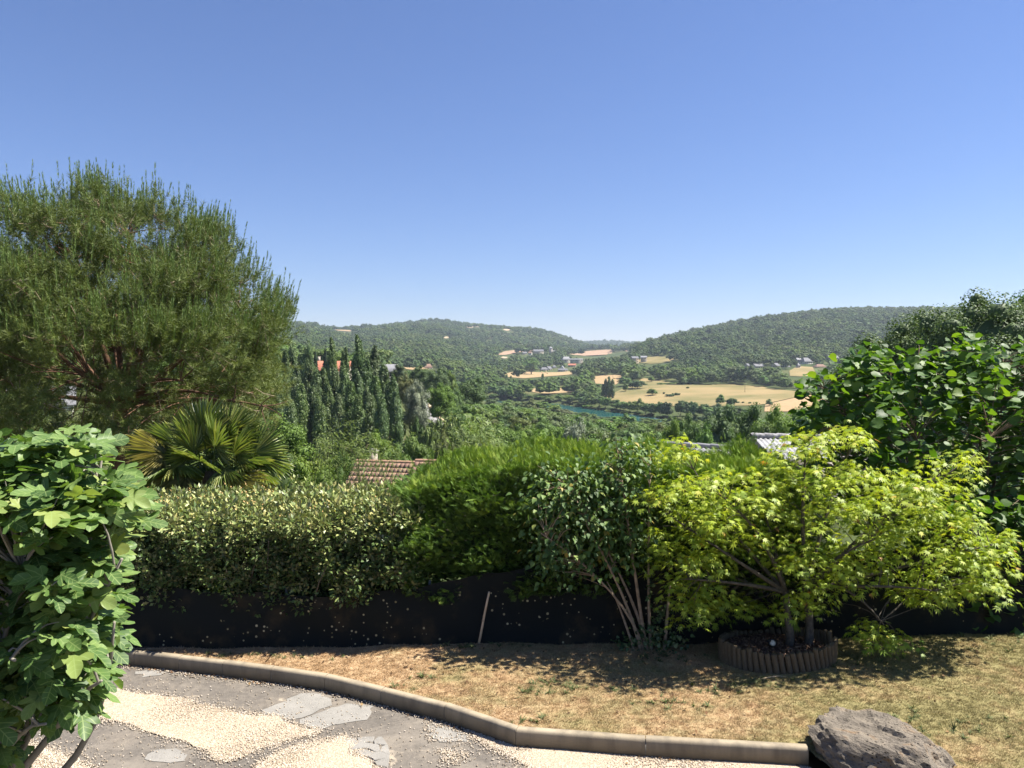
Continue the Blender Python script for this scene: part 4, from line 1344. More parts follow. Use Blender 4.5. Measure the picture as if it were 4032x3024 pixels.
# kerb of separate concrete blocks
def kerb_mat():
    n = new('kerb_concrete')
    p = n.pos()
    a = n.noise(2.2, 5, 0.65, p)
    b = n.noise(60, 4, 0.7, p)
    mp = n.node('ShaderNodeMapping', Vector=p)
    mp.inputs['Scale'].default_value = (3.2, 3.2, 0.7)
    s = n.noise(1.5, 4, 0.6, mp.outputs[0])
    c = n.ramp(a, [(0.3, (0.277, 0.227, 0.155)), (0.7, (0.386, 0.323, 0.231))])
    c = n.mix(n.ramp(s, [(0.45, (0, 0, 0)), (0.68, (0.630, 0.630, 0.630))]), c, (0.118, 0.101, 0.080))
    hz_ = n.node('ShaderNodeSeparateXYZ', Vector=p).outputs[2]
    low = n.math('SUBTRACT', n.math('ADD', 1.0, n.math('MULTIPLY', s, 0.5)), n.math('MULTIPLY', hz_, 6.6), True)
    c = n.mix(n.math('MULTIPLY', low, 0.85), c, (0.085, 0.072, 0.052))  # splash dirt low down, with the front face's shade painted in
    c = n.mix(n.math('MULTIPLY', b, 0.35), c, (0.185, 0.160, 0.118))
    return n.bsdf(c, 0.92, 0.2, b, 0.004, 0.6)


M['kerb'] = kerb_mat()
KH, KT = 0.185, 0.085
kroot = tag(empty('kerb', (0, 0, 0)), 'curving kerb of concrete blocks between drive and lawn', kind='structure')
kt = unit(np.diff(kp, axis=0))
kn = np.stack((-kt[:, 1], kt[:, 0]), 1)              # away from the drive
mit = np.concatenate((kn[:1], unit(kn[:-1] + kn[1:]), kn[-1:]))
prof = [(0.0, -0.06), (0.0, KH - 0.035), (0.006, KH - 0.014), (0.022, KH - 0.002), (0.035, KH), (KT, KH), (KT, -0.06)]
for i in range(len(kp) - 1):
    a, b = kp[i] + kt[i] * 0.004, kp[i + 1] - kt[i] * 0.004
    dz = R.normal() * 0.003
    V = []
    for q, m in ((a, mit[i]), (b, mit[i + 1])):
        for off, z in prof:
            V.append((q[0] + m[0] * off, q[1] + m[1] * off, z + dz))
    k = len(prof)
    mb = MB()
    mb.add(V, [(j, k + j, k + (j + 1) % k, (j + 1) % k) for j in range(k)])
    mb.add(V, [list(range(k)), list(range(2 * k - 1, k - 1, -1))])
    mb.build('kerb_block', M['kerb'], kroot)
    # joint mortar, a little recessed
mb = MB()
for i in range(1, len(kp) - 1):
    c = kp[i] + mit[i] * (KT / 2 + 0.004)
    mb.box((c[0], c[1], KH / 2 - 0.035), (0.02, KT - 0.004, KH - 0.012), math.atan2(kt[i][1], kt[i][0]))
tag(mb.build('joint_mortar', M['patch'], kroot), kind='stuff')

back = kp + mit * (KT + 0.003)
end = back[-1]
lawn_poly = list(map(tuple, back)) + [(end[0] + 0.04, 7.2), (end[0] + 0.25, 6.55), (3.3, 5.2), (4.2, 3.5), (14, 3.5), (14, 10.9), (-16, 10.6), (-16, back[0][1] + 0.02)]


def zlawn(x, y):
    z = ZL + 0.012 * np.sin(x * 1.7 + 0.5 * y) * np.sin(y * 1.9) + 0.008 * np.sin(x * 4.1 + y * 3.3)
    z = z + 0.10 * np.clip((x - 3.0) / 4, 0, 1) * np.clip((y - 7) / 3, 0, 1)
    z = z + 0.05 * np.exp(-((x + 0.5) / 1.2) ** 2 - ((y - 9.9) / 0.5) ** 2)
    fall = np.clip((y - 10.25) / 0.4, 0, 1)
    lo = np.clip((6.9 - y) / 1.6, 0, 1)
    return z - 0.28 * fall - 0.14 * lo


sheet('lawn', lawn_poly, zlawn, M['lawn'], 0.16, 'sun-dried lawn turning straw coloured')

# short grass, pebbles, leaf litter
def tuft(nb, hgt, spread):
    T, A = [], []
    a = R.random(nb) * 6.28
    base = np.stack((np.cos(a), np.sin(a), 0 * a), 1) * spread * R.random((nb, 1))
    ax = unit(np.stack((np.cos(a) * 0.8, np.sin(a) * 0.8, R.uniform(0.35, 1.3, nb)), 1))
    v, f, r, u = scatter((np.array([(-0.5, 0, 0), (0.5, 0, 0), (0, 1, 0.12)]), np.array([(0, 1, 2)])), base, frames(ax, rand_dir(nb)), np.stack((np.full(nb, 0.0045), hgt * R.uniform(0.5, 1.2, nb), np.full(nb, hgt)), 1))
    return np_mesh('tuft', v, f, [M['blade']])


tufts = [tuft(14, 0.028, 0.03) for _ in range(4)]


def in_lawn(n, x0=-7.5, x1=9.0, y0=6.0, y1=10.3):
    q = np.stack((R.uniform(x0, x1, n), R.uniform(y0, y1, n)), 1)
    q = q[inside(np.array(lawn_poly), q)]
    return q[np.abs(q[:, 0]) < q[:, 1] * 0.72 + 1.6]


q = in_lawn(70000)
n_ = len(q)
gn_scatter('grass', np.column_stack((q, zlawn(q[:, 0], q[:, 1]) - 0.003)), np.repeat(R.uniform(0.6, 1.5, (n_, 1)), 3, 1), np.stack((0 * q[:, 0], 0 * q[:, 0], R.random(n_) * 6.28), 1), R.integers(0, 4, n_), tufts, 'short dry grass blades of the lawn')
M['weed'] = leaf_mat('weed', [(0, (0.07, 0.09, 0.035)), (1, (0.13, 0.15, 0.06))], 0.7, 0.2, 0.2)


def weed_mesh(nb=12, L=0.09):
    a = R.random(nb) * 6.28
    ax = np.stack((np.cos(a), np.sin(a), R.uniform(0.15, 0.9, nb)), 1)
    return leaf_mesh('weed', [scatter((np.array([(-0.5, 0, 0), (0.5, 0, 0), (0, 1, -0.2), (0.35, 0.6, 0.08), (-0.35, 0.6, 0.08)]), np.array([(0, 1, 3), (0, 3, 4), (4, 3, 2)])), np.zeros((nb, 3)), frames(ax, np.array((0, 0, 1.0)) + 0.3 * rand_dir(nb)), np.stack((np.full(nb, 0.014), L * R.uniform(0.5, 1.2, nb), np.full(nb, L)), 1))], [M['weed']])


_wq = []
for px, py, n, sx, sy in [(2200, 2715, 40, 60, 18), (2090, 2725, 30, 30, 12), (1560, 2700, 12, 40, 10), (1640, 2670, 10, 40, 10), (2620, 2770, 40, 120, 14), (2350, 2720, 20, 60, 12), (3650, 2860, 40, 120, 30), (3900, 2880, 30, 100, 30), (3550, 2840, 20, 60, 15), (2080, 2845, 14, 40, 6), (1850, 2560, 26, 60, 6), (2000, 2555, 30, 120, 4), (900, 2580, 24, 150, 5), (1100, 2592, 16, 100, 5), (2640, 2590, 50, 60, 10), (3000, 2690, 50, 120, 14), (3400, 2620, 60, 120, 30), (3900, 2560, 50, 150, 25), (2850, 2710, 30, 80, 14)]:
    for k in range(n // 2):
        _wq.append(G(px + R.normal() * sx, py + R.normal() * sy, ZL))
_wq = np.array(_wq)
_wq = _wq[inside(np.array(lawn_poly), _wq[:, :2])]
_wq[:, 2] = zlawn(_wq[:, 0], _wq[:, 1])
n_ = len(_wq)
gn_scatter('weeds', _wq, np.repeat(R.uniform(0.3, 1.0, (n_, 1)), 3, 1), np.stack((R.normal(size=n_) * .2, R.normal(size=n_) * .2, R.random(n_) * 6.28), 1), R.integers(0, 3, n_), [weed_mesh() for _ in range(3)], 'green weeds dotting the dry lawn')


def pebble_mat():
    n = new('pebble')
    r = n.node('ShaderNodeObjectInfo').outputs['Random']
    c = n.ramp(r, [(0.0, (0.237, 0.189, 0.130)), (0.35, (0.364, 0.299, 0.220)), (0.8, (0.490, 0.416, 0.325)), (1.0, (0.569, 0.507, 0.433))])
    return n.bsdf(c, 0.9, 0.2)


M['pebble'] = pebble_mat()
pebs = []
for _k in range(4):
    pebs.append(np_mesh('pebble', ICO0_V * R.uniform(0.7, 1.1, (len(ICO0_V), 1)) * (1, 0.8, 0.6), ICO0_F, [M['pebble']]))
_pq = []
for gp, n in ((G1, 16000), (G2, 5000), (G3, 5000), (G4, 9000), (G5, 260), (S4, 60)):
    w = np.array([G(a, b, 0)[:2] for a, b in gp])
    lo, hi = w.min(0), w.max(0)
    q = R.uniform(lo, hi, (n, 2))
    q = q[inside(w, q)]
    q = q[(np.abs(q[:, 0]) < q[:, 1] * 0.72 + 0.3) & (q[:, 1] > 5.5)]
    _pq.append(q)
    ne = 4200 if n > 1000 else 300
    ki = R.integers(0, len(w), ne)
    te = R.random((ne, 1))
    _pq.append(w[ki] * te + w[(ki + 1) % len(w)] * (1 - te) + R.normal(size=(ne, 2)) * np.where(R.random((ne, 1)) < 0.8, 0.04, 0.15))
_k0 = R.uniform(0, len(kp) - 1.01, 1500)
_kq = np.array([kp[int(t)] * (1 - t % 1) + kp[int(t) + 1] * (t % 1) - mit[int(t)] * abs(R.normal()) * 0.06 for t in _k0])
_pq.append(_kq)
_dr = R.uniform((-6, 6.5), (2, 10), (2600, 2))
_pq.append(_dr[inside(np.array(drive_poly), _dr)])
q = np.concatenate(_pq)
q = q[inside(np.array(drive_poly), q)]
n_ = len(q)
sz = np.repeat(R.uniform(0.005, 0.012, (n_, 1)), 3, 1)
gn_scatter('gravel', np.column_stack((q, 0.010 + 0 * q[:, 0])), sz, R.random((n_, 3)) * 6.28, R.integers(0, 4, n_), pebs, 'pale limestone chippings on the drive')
M['litter'] = leaf_mat('litter', [(0, (0.06, 0.035, 0.02)), (0.6, (0.16, 0.085, 0.04)), (1, (0.30, 0.20, 0.09))], 0.8, 0.2, 0.1, use='obj')
lit = [np_mesh('dead_leaf', np.array([(0, 0, 0), (-0.35, 0.5, 0.15), (0, 1, 0.05), (0.35, 0.5, 0.2)]), np.array([(0, 3, 2, 1)]), [M['litter']])]
_lq = [in_lawn(900, y0=7.5), _kq[:160] + R.normal(size=(160, 2)) * 0.03]
q = np.concatenate(_lq)
n_ = len(q)
_zq = np.where(inside(np.array(lawn_poly), q), zlawn(q[:, 0], q[:, 1]) + 0.012, 0.016)
gn_scatter('dead_leaves', np.column_stack((q, _zq)), np.repeat(R.uniform(0.015, 0.05, (n_, 1)), 3, 1), np.stack((R.normal(size=n_) * .4, R.normal(size=n_) * .4, R.random(n_) * 6.28), 1), 0 * R.integers(0, 1, n_), lit, 'dry fallen leaves scattered on lawn and drive')

# boulder at the kerb's end
def rock_mat():
    n = new('boulder')
    p = n.objco()
    a = n.noise(2.6, 6, 0.65, p, 0.8)
    b = n.noise(16, 5, 0.7, p)
    v = n.node('ShaderNodeTexVoronoi', Scale=17.0)
    n.put(v.inputs['Vector'], p)
    c = n.ramp(a, [(0.30, (0.075, 0.065, 0.052)), (0.44, (0.160, 0.138, 0.110)), (0.56, (0.248, 0.212, 0.164)), (0.68, (0.240, 0.149, 0.076))])
    c = n.mix(n.math('MULTIPLY', b, 0.5), c, (0.120, 0.095, 0.072))
    pit = n.ramp(v.outputs['Distance'], [(0.14, (1, 1, 1)), (0.26, (0, 0, 0))])
    pm_ = n.math('MULTIPLY', pit, n.ramp(a, [(0.42, (0, 0, 0)), (0.52, (1, 1, 1))]))
    c = n.mix(pm_, c, (0.028, 0.022, 0.018))
    h = n.math('SUBTRACT', n.math('ADD', b, a), pm_)
    return n.bsdf(c, 0.85, 0.3, h, 0.05, 0.9)


M['rock'] = rock_mat()
_b = bmesh.new()
bmesh.ops.create_icosphere(_b, subdivisions=5, radius=1)
_co = np.array([v.co[:] for v in _b.verts])
_planes = unit(R.normal(size=(15, 3)) * (1, 1, 0.9))
_pd = R.uniform(0.60, 0.86, 15)
_sc = np.min(np.where(_co @ _planes.T > 0.05, _pd / np.maximum(_co @ _planes.T, 0.05), 9), axis=1)
_dir = _co.copy()
_co = _co * np.minimum(_sc, 1.0)[:, None]
for _m, _am in ((70, 0.055), (420, 0.028), (1500, 0.012)):
    _cells = unit(R.normal(size=(_m, 3)) * (1, 1, 0.7))
    _jt = _dir + R.normal(size=_dir.shape) * 0.01
    _near = np.argmax(_jt @ _cells.T, axis=1)
    _co = _co * (1 + R.uniform(-1, 1, _m)[_near] * _am)[:, None]
for v, c in zip(_b.verts, _co):
    v.co = Vector(c)
_me = bpy.data.meshes.new('boulder')
_b.to_mesh(_me)
_b.free()
_me.materials.append(M['rock'])
rock = tag(obj('boulder', _me), 'grey pitted limestone boulder with ochre stains at the kerb end', 'boulder')
_c = P(3520, 2990, 7.15)
rock.location = (_c[0], 7.15, 0.06)
rock.scale = (0.88, 0.62, 0.46)
rock.rotation_euler = (0.05, -0.08, 2.2)


# ------------------------------------------------------------------ fence with dark windbreak net
def net_mat():
    n = new('windbreak_net')
    p = n.objco()
    a = n.noise(1.1, 4, 0.6, p)
    f = n.noise(240, 2, 0.5, p)
    c = n.mix(f, (0.006, 0.008, 0.008), (0.018, 0.021, 0.020))
    c = n.mix(n.ramp(n.noise(2.4, 5, 0.7, p), [(0.52, (0, 0, 0)), (0.75, (0.5, 0.5, 0.5))]), c, (0.075, 0.056, 0.030))
    v = n.node('ShaderNodeTexVoronoi', Scale=19.0)
    n.put(v.inputs['Vector'], p)
    v.inputs['Randomness'].default_value = 1.0
    rr = n.node('ShaderNodeSeparateColor', Color=v.outputs['Color'])
    lim_ = n.math('MULTIPLY', n.math('SUBTRACT', rr.outputs[0], 0.35, True), 0.5)
    spot = n.math('LESS_THAN', v.outputs['Distance'], lim_)
    m = n.ramp(a, [(0.40, (0, 0, 0)), (0.52, (1, 1, 1))])
    sel = n.math('MULTIPLY', spot, n.math('GREATER_THAN', n.math('MULTIPLY', m, rr.outputs[1]), 0.42))
    c = n.mix(sel, c, n.mix(rr.outputs[2], (0.20, 0.17, 0.085), (0.40, 0.37, 0.24)))
    return n.bsdf(c, 0.95, 0.08)


M['net'] = net_mat()
M['post'] = simple('post', (0.10, 0.11, 0.10), 0.7, 0.3, 0.2, 5)
FX0, FX1 = -9.0, 9.5


def fence_y(x):
    return np.interp(x, [-9, -5, -0.4, 2, 6.5, 9.5], [9.98, 10.02, 10.11, 10.16, 10.42, 10.6])


def fence_top(x):
    return np.interp(x, [-9, -5, -2.6, -1.2, -0.3, 1.4, 4, 9.5], [0.86, 0.84, 0.72, 0.80, 0.98, 1.10, 1.2, 1.25]) + 0.012 * np.sin(x * 5.3) + 0.01 * np.sin(x * 11)


fence = tag(empty('garden_fence', (0, 10, 0)), 'low garden fence hung with dark weathered windbreak net', 'fence')
xs = np.arange(FX0, FX1, 0.07)
zs = np.linspace(0, 1, 16)
V = []
for x in xs:
    for t in zs:
        b = 0.03 * math.sin(x * 2.1 + 3 * t) * math.sin(math.pi * t) + 0.015 * math.sin(x * 7 + 5 * t) + 0.02 * math.sin(x * 0.9) - 0.05 * (1 - t) ** 4
        V.append((x, float(fence_y(x)) - 10 + b, float(zlawn(x, 10.0)) - 0.05 + t * float(fence_top(x))))
k = len(zs)
Fq = np.array([(i * k + j, i * k + k + j, i * k + k + j + 1, i * k + j + 1) for i in range(len(xs) - 1) for j in range(k - 1)])
obj('net', np_mesh('net', np.array(V), Fq, [M['net']], smooth=True), fence)
for x in np.arange(FX0 + 0.3, FX1, 1.9):
    MB().tube([(x, float(fence_y(x)) - 10 + 0.09, -0.3), (x, float(fence_y(x)) - 10 + 0.09, float(fence_top(x)) + 0.16)], 0.022).build('post', M['post'], fence)

_a, _e = G(1880, 2548, ZL), P(1926, 2330, 10.02)
stick = tag(empty('wooden_stick', _a), 'thin pale wooden stick leaning against the dark fence', 'stick')
M['pale_wood'] = simple('pale_wood', (0.50, 0.38, 0.25), 0.8, 0.2, 0.15, 9)
_d = _e - _a
MB().tube([(0, 0, -0.05), _d * 0.33 + (0.006, 0, 0), _d * 0.7, _d], [0.017, 0.016, 0.0145, 0.013]).build('shaft', M['pale_wood'], stick, True)
MB().tube([_d * 0.47, _d * 0.49], [0.018, 0.018]).tube([_d * 0.47, _d * 0.471], 0.018).build('knot', M['bark_pale'], stick, True)
_a = G(1858, 2542, ZL)
stub = tag(MB().tube([_a - (0, 0, 0.05), _a + (0.004, 0, 0.09), _a + (0.008, 0, 0.14)], [0.018, 0.016, 0.013]).build('wooden_stub', M['pale_wood']), 'short broken wooden stub beside the leaning stick', 'stub')

# ------------------------------------------------------------------ leaf shapes (y along the midrib)
OVATE = (np.array([(0, 0, 0), (-0.24, 0.42, 0.05), (0.24, 0.42, 0.05), (0, 1, -0.10), (0, 0.45, 0)]), np.array([(0, 4, 1), (0, 2, 4), (4, 3, 1), (4, 2, 3)]))
HEART = (np.array([(0, 0, 0), (-0.30, 0.06, 0.03), (0.30, 0.06, 0.03), (-0.38, 0.34, 0.07), (0.38, 0.34, 0.07), (-0.2, 0.68, 0.02), (0.2, 0.68, 0.02), (0, 1.0, -0.15), (0, 0.4, -0.02)]),
         np.array([(0, 8, 1), (1, 8, 3), (3, 8, 5), (5, 8, 7), (0, 2, 8), (2, 4, 8), (4, 6, 8), (6, 7, 8)]))
_ra = [(0, -0.02), (0.30, -0.06), (0.50, 0.18), (0.54, 0.46), (0.40, 0.78), (0.16, 0.94), (0, 1.08)]
_ro = _ra + [(-x, y) for x, y in _ra[-2:0:-1]]
ROUND = (np.array([(0, 0.42, 0.0)] + [(x, y, 0.10 * abs(x) * 2 - 0.12 * max(0, y - 0.5) + 0.03 * math.sin(9 * i)) for i, (x, y) in enumerate(_ro)]), np.array([(0, i + 1, (i + 1) % len(_ro) + 1) for i in range(len(_ro))]))
_mo = [(0, 0.0)]
for ang, ln in ((-115, 0.42), (-75, 0.70), (-37, 0.92), (0, 1.0), (37, 0.92), (75, 0.70), (115, 0.42)):
    t = math.radians(ang)
    if ang > -115:
        v_ = math.radians(ang - 19)
        _mo.append((0.30 * math.sin(v_), 0.12 + 0.30 * math.cos(v_)))
    _mo.append((ln * math.sin(t), 0.12 + ln * math.cos(t)))
MAPLE = (np.array([(0, 0.14, 0.0)] + [(x, y, -0.22 * (x * x + (y - .14) ** 2)) for x, y in _mo]), np.array([(0, i + 1, (i + 1) % len(_mo) + 1) for i in range(len(_mo))]))


def pads(poly, Yc, thick, n, dmin):
    """clump centres filling an outlined crown, deeper in its middle"""
    poly = np.asarray(poly, float)
    lo, hi = poly.min(0), poly.max(0)
    c = R.uniform(lo, hi, (n * 60, 2))
    c = c[inside(poly, c)]
    e = edge_dist(poly, c)
    ok = []
    yd = []
    for q, d in zip(c, e):
        y = Yc + thick * R.uniform(-1, 1) * math.sqrt(min(1, 0.12 + d / 260))
        if all((q[0] - o[0]) ** 2 + (q[1] - o[1]) ** 2 + ((y - z) * 300) ** 2 > dmin ** 2 for o, z in zip(ok, yd)):
            ok.append(q)
            yd.append(y)
        if len(ok) >= n:
            break
    return np.array([P(q[0], q[1], y) for q, y in zip(ok, yd)])


def curve(a, b, sag=0.0, n=6, side=None):
    t = np.linspace(0, 1, n)[:, None]
    a, b = np.asarray(a, float), np.asarray(b, float)
    p = a + (b - a) * t
    w = R.normal(size=3) * np.linalg.norm(b - a) * 0.05 if side is None else np.asarray(side)
    return p + np.array((0, 0, sag)) * (4 * t * (1 - t)) + w * np.sin(t * math.pi)


def limbs_and_twigs(root, limbs, tips, mat, r_twig=0.005, name='branch'):
    """each main limb a mesh of its own; the twigs joined"""
    S = []
    for pts, rad in limbs:
        MB().tube(pts, rad, 6).build(name, M[mat], root, True)
        for i in range(len(pts) - 1):
            for t in (0.0, 0.25, 0.5, 0.75):
                S.append(pts[i] * (1 - t) + pts[i + 1] * t)
    S = np.array(S)
    mb = MB()
    for t in tips:
        d = np.linalg.norm(S - t, axis=1) + np.maximum(0, S[:, 2] - t[2] + 0.1) * 1.5
        s0 = S[int(np.argmin(d))]
        mb.tube(curve(s0, t, 0.04, 5), np.linspace(r_twig * 1.6, r_twig * 0.5, 5), 4, False)
    tag(mb.build('twigs', M[mat], root), kind='stuff')


# ------------------------------------------------------------------ yellow Japanese maple in its log-edged bed
M['maple_leaf'] = leaf_mat('maple_leaf', [(0, (0.154, 0.247, 0.029)), (0.35, (0.266, 0.360, 0.039)), (0.75, (0.409, 0.473, 0.053)), (0.93, (0.490, 0.473, 0.068)), (1, (0.428, 0.225, 0.059))], 0.5, 0.3, 0.38, (1.15, 1.15, 0.5))
MO = from_crop([(-40, 690), (0, 560), (60, 420), (110, 260), (190, 210), (240, 135), (330, 190), (400, 240), (470, 300), (560, 330), (640, 330), (700, 280), (800, 225), (860, 180), (900, 90), (1050, 80), (1220, 85), (1340, 110), (1350, 180), (1330, 290), (1380, 350), (1500, 290), (1620, 290), (1700, 220), (1840, 160), (1970, 210), (1985, 290), (1980, 380), (1890, 430), (1960, 540), (2030, 640),
                (2200, 710), (2130, 830), (2150, 900), (2110, 1090), (1970, 1080), (1760, 1130), (1600, 1150), (1450, 1090), (1300, 1060), (1200, 1080), (1250, 1180), (1480, 1180), (1620, 1290), (1530, 1340), (1560, 1430), (1400, 1390), (1300, 1330), (1180, 1250), (960, 1150), (900, 1160), (850, 1230), (640, 1160), (500, 1210), (250, 1260), (200, 1250), (210, 1110), (60, 880), (60, 640)], 2500, 1600, 1.4426)
BED = np.array((P(3057, 2600, 9.65)[0], 9.65, ZL))
maple = tag(empty('maple_tree', BED), 'spreading yellow-green Japanese maple growing in the log-edged bed', 'maple tree')
off = -BED
mp = pads(MO, 9.75, 0.85, 350, 44)
mp = mp[edge_dist(MO, pix(mp)) > 20]
parts = []
for c in mp:
    rad = R.uniform(0.17, 0.31)
    n = int(R.uniform(34, 56) * (rad / 0.28) ** 1.6)
    a = R.random(n) * 6.28
    r = rad * np.sqrt(R.random(n))
    od = np.stack((np.cos(a), np.sin(a), 0 * a), 1)
    T = c + od * r[:, None] * (1, 1, 0) + np.stack((0 * a, 0 * a, -0.42 * (r / rad) ** 2 * rad + R.normal(size=n) * 0.045), 1)
    ax = od + np.stack((0 * a, 0 * a, R.uniform(-1.1, -0.1, n)), 1) + 0.45 * rand_dir(n)
    nor = np.array((0, 0, 1.0)) + 0.55 * od + 0.4 * rand_dir(n)
    rn = np.clip(R.normal(0.35 + 0.2 * (c[2] - 1.0) / 2.0, 0.17, n) + (R.random(n) > 0.985) * 0.5, 0, 1)
    parts.append(scatter(MAPLE, T + off, frames(ax, nor), R.uniform(0.05, 0.092, n), rn))
tag(obj('crown', leaf_mesh('crown', parts, [M['maple_leaf']]), maple), kind='stuff')
b1, b2 = P(3105, 2585, 9.6), P(3172, 2580, 9.66)
f1, f2 = P(3092, 2330, 9.66), P(3168, 2330, 9.72)
L_ = [(np.array([b1 - (0, 0, 0.1), P(3112, 2500, 9.6), P(3100, 2420, 9.62), f1]), [0.062, 0.05, 0.045, 0.036]),
      (np.array([b2 - (0, 0, 0.1), P(3188, 2500, 9.66), P(3185, 2420, 9.7), f2]), [0.066, 0.055, 0.05, 0.04])]
for i, (src, px, py, y) in enumerate([(f1, 2620, 2020, 9.6), (f1, 2720, 1830, 9.9), (f1, 2850, 1960, 9.3), (f1, 2980, 1900, 10.2), (f2, 3180, 1720, 9.7), (f2, 3330, 1800, 10.1), (f2, 3450, 2120, 9.3), (f2, 3700, 1870, 9.8), (f2, 3840, 1790, 10.1), (f2, 3930, 2140, 9.6), (f1, 2700, 2280, 9.2), (f2, 3480, 2460, 9.3), (f2, 3700, 2330, 9.2)]):
    p = P(px, py, y)
    L_.append((curve(src, p, 0.05 if py < 2300 else 0.22, 8), np.linspace(0.032, 0.008, 8)))
L_ = [(p + off, r) for p, r in L_]
limbs_and_twigs(maple, L_[:2], np.zeros((0, 3)), 'bark_dark', name='trunk') if False else None
for p, r in L_[:2]:
    MB().tube(p, r, 6).build('trunk', M['bark_dark'], maple, True)
limbs_and_twigs(maple, L_[2:], mp + off, 'bark_dark', 0.004)

bed = tag(empty('planting_bed', BED), 'round bed edged with leaning split logs around the maple', 'planting bed')
M['log'] = simple('log', (0.13, 0.10, 0.062), 0.9, 0.1, 0.35, 9, 0.01)
M['mulch'] = simple('mulch', (0.115, 0.07, 0.05), 0.95, 0.1, 0.5, 24, 0.03)
logs = []
for _k in range(4):
    k = 9
    th = np.arange(k) / k * 6.28
    V = []
    for z, r in ((-0.1, 1), (0.3, 1.0), (0.62, 0.97), (0.93, 0.96), (0.985, 0.86), (1.0, 0.6)):
        V += [(r * math.cos(t) * (1 + R.normal() * 0.05), r * math.sin(t) * (1 + R.normal() * 0.05), z + (0.02 * R.normal() if z > 0.9 else 0)) for t in th]
    mb = MB()
    mb.add(V, [(j * k + t, j * k + (t + 1) % k, j * k + k + (t + 1) % k, j * k + k + t) for j in range(5) for t in range(k)])
    mb.add(V, [[5 * k + t for t in range(k)]])
    logs.append(mb.mesh('edging_log', [M['log']], True))
NLOG = 56
for i in range(NLOG):
    t = i / NLOG * 2 * math.pi
    hgt = 0.25 + 0.07 * max(0, math.cos(t)) - 0.05 * max(0, math.sin(t)) + R.normal() * 0.012
    o = obj('edging_log', logs[i % 4], bed)
    o.location = (0.70 * math.cos(t), 0.49 * math.sin(t), 0)
    w = 0.035 + R.normal() * 0.002
    o.scale = (w, w, hgt)
    lean = 0.20 + 0.10 * math.cos(t) + R.normal() * 0.03
    # lean along the ring, the tops towards the left on the near side
    tx, ty = -math.sin(t), math.cos(t)
    v = Vector((-tx * lean * (1 if math.sin(t) < 0 else -1) * -1 * -1, -ty * lean * (1 if math.sin(t) < 0 else -1), 1)).normalized()
    o.rotation_mode = 'QUATERNION'
    o.rotation_quaternion = v.to_track_quat('Z', 'Y')
mb = MB()
k, rings = 28, 6
V = [(0, 0, 0.2)]
for j in range(1, rings + 1):
    for i in range(k):
        t = i / k * 6.283
        r = j / rings
        V.append((0.675 * r * math.cos(t), 0.465 * r * math.sin(t), 0.19 - 0.045 * r * r + R.normal() * 0.008))
mb.v.append(np.array(V))
mb.n = len(V)
mb.f[3] = [np.array([(0, 1 + i, 1 + (i + 1) % k) for i in range(k)])]
mb.f[4] = [np.array([(1 + j * k + i, 1 + j * k + k + i, 1 + j * k + k + (i + 1) % k, 1 + j * k + (i + 1) % k) for j in range(rings - 1) for i in range(k)])]
mb.build('mulch', M['mulch'], bed, True)
M['chip'] = leaf_mat('chip', [(0, (0.05, 0.03, 0.025)), (0.6, (0.13, 0.08, 0.055)), (1, (0.27, 0.18, 0.12))], 0.9, 0.1, 0.0, use='obj')
_mbc = MB().box((0, 0, 0), (1, 0.45, 0.14))
n_ = 1500
a = R.random(n_) * 6.28
r = np.sqrt(R.random(n_)) * 0.97
q = np.stack((BED[0] + 0.66 * r * np.cos(a), BED[1] + 0.455 * r * np.sin(a), ZL + 0.195 - 0.045 * r * r + R.random(n_) * 0.015), 1)
gn_scatter('bark_chips', q, np.repeat(R.uniform(0.015, 0.05, (n_, 1)), 3, 1), np.stack((R.normal(size=n_) * .5, R.normal(size=n_) * .5, R.random(n_) * 6.28), 1), 0 * a.astype(int), [_mbc.mesh('chip', [M['chip']])], 'brown bark chips mulching the maple bed')
# garden spotlight in the bed
_s = P(3040, 2562, 9.5)
spot = tag(empty('garden_spotlight', (_s[0], 9.5, ZL + 0.16)), 'small black garden spotlight with a cream lens in the bark mulch', 'spotlight')
M['black'] = simple('black_plastic', (0.012, 0.012, 0.013), 0.45, 0.4, 0.2, 5)
M['lens'] = simple('lens', (0.62, 0.56, 0.42), 0.25, 0.5, 0.05, 5)
sd = unit(np.array((-0.1, -0.85, 0.45)))
c0 = np.array((0, 0, 0.09))
MB().tube([(0, 0, -0.05), (0, 0, 0.06)], 0.012).build('stake', M['black'], spot)
MB().tube([c0 - sd * 0.06, c0 - sd * 0.05, c0 - sd * 0.01, c0 + sd * 0.035, c0 + sd * 0.05], [0.012, 0.03, 0.04, 0.046, 0.046], 12, False).build('housing', M['black'], spot, True)
MB().tube([c0 + sd * 0.025, c0 + sd * 0.036, c0 + sd * 0.0365], [0.037, 0.037, 0.001], 12, False).build('lens', M['lens'], spot)
MB().box((-0.05, -0.01, 0.13), (0.05, 0.05, 0.015)).build('bracket', M['black'], spot)
_a = G(2985, 2676, ZL)
tag(MB().tube([_a, _a + (0.12, 0.03, 0.012), _a + (0.27, 0.06, 0.02), _a + (0.34, 0.05, 0.012)], [0.004, 0.006, 0.005, 0.003]).build('fallen_twig', M['pale_wood']), 'thin pale twig fallen beside the log edging', 'twig')

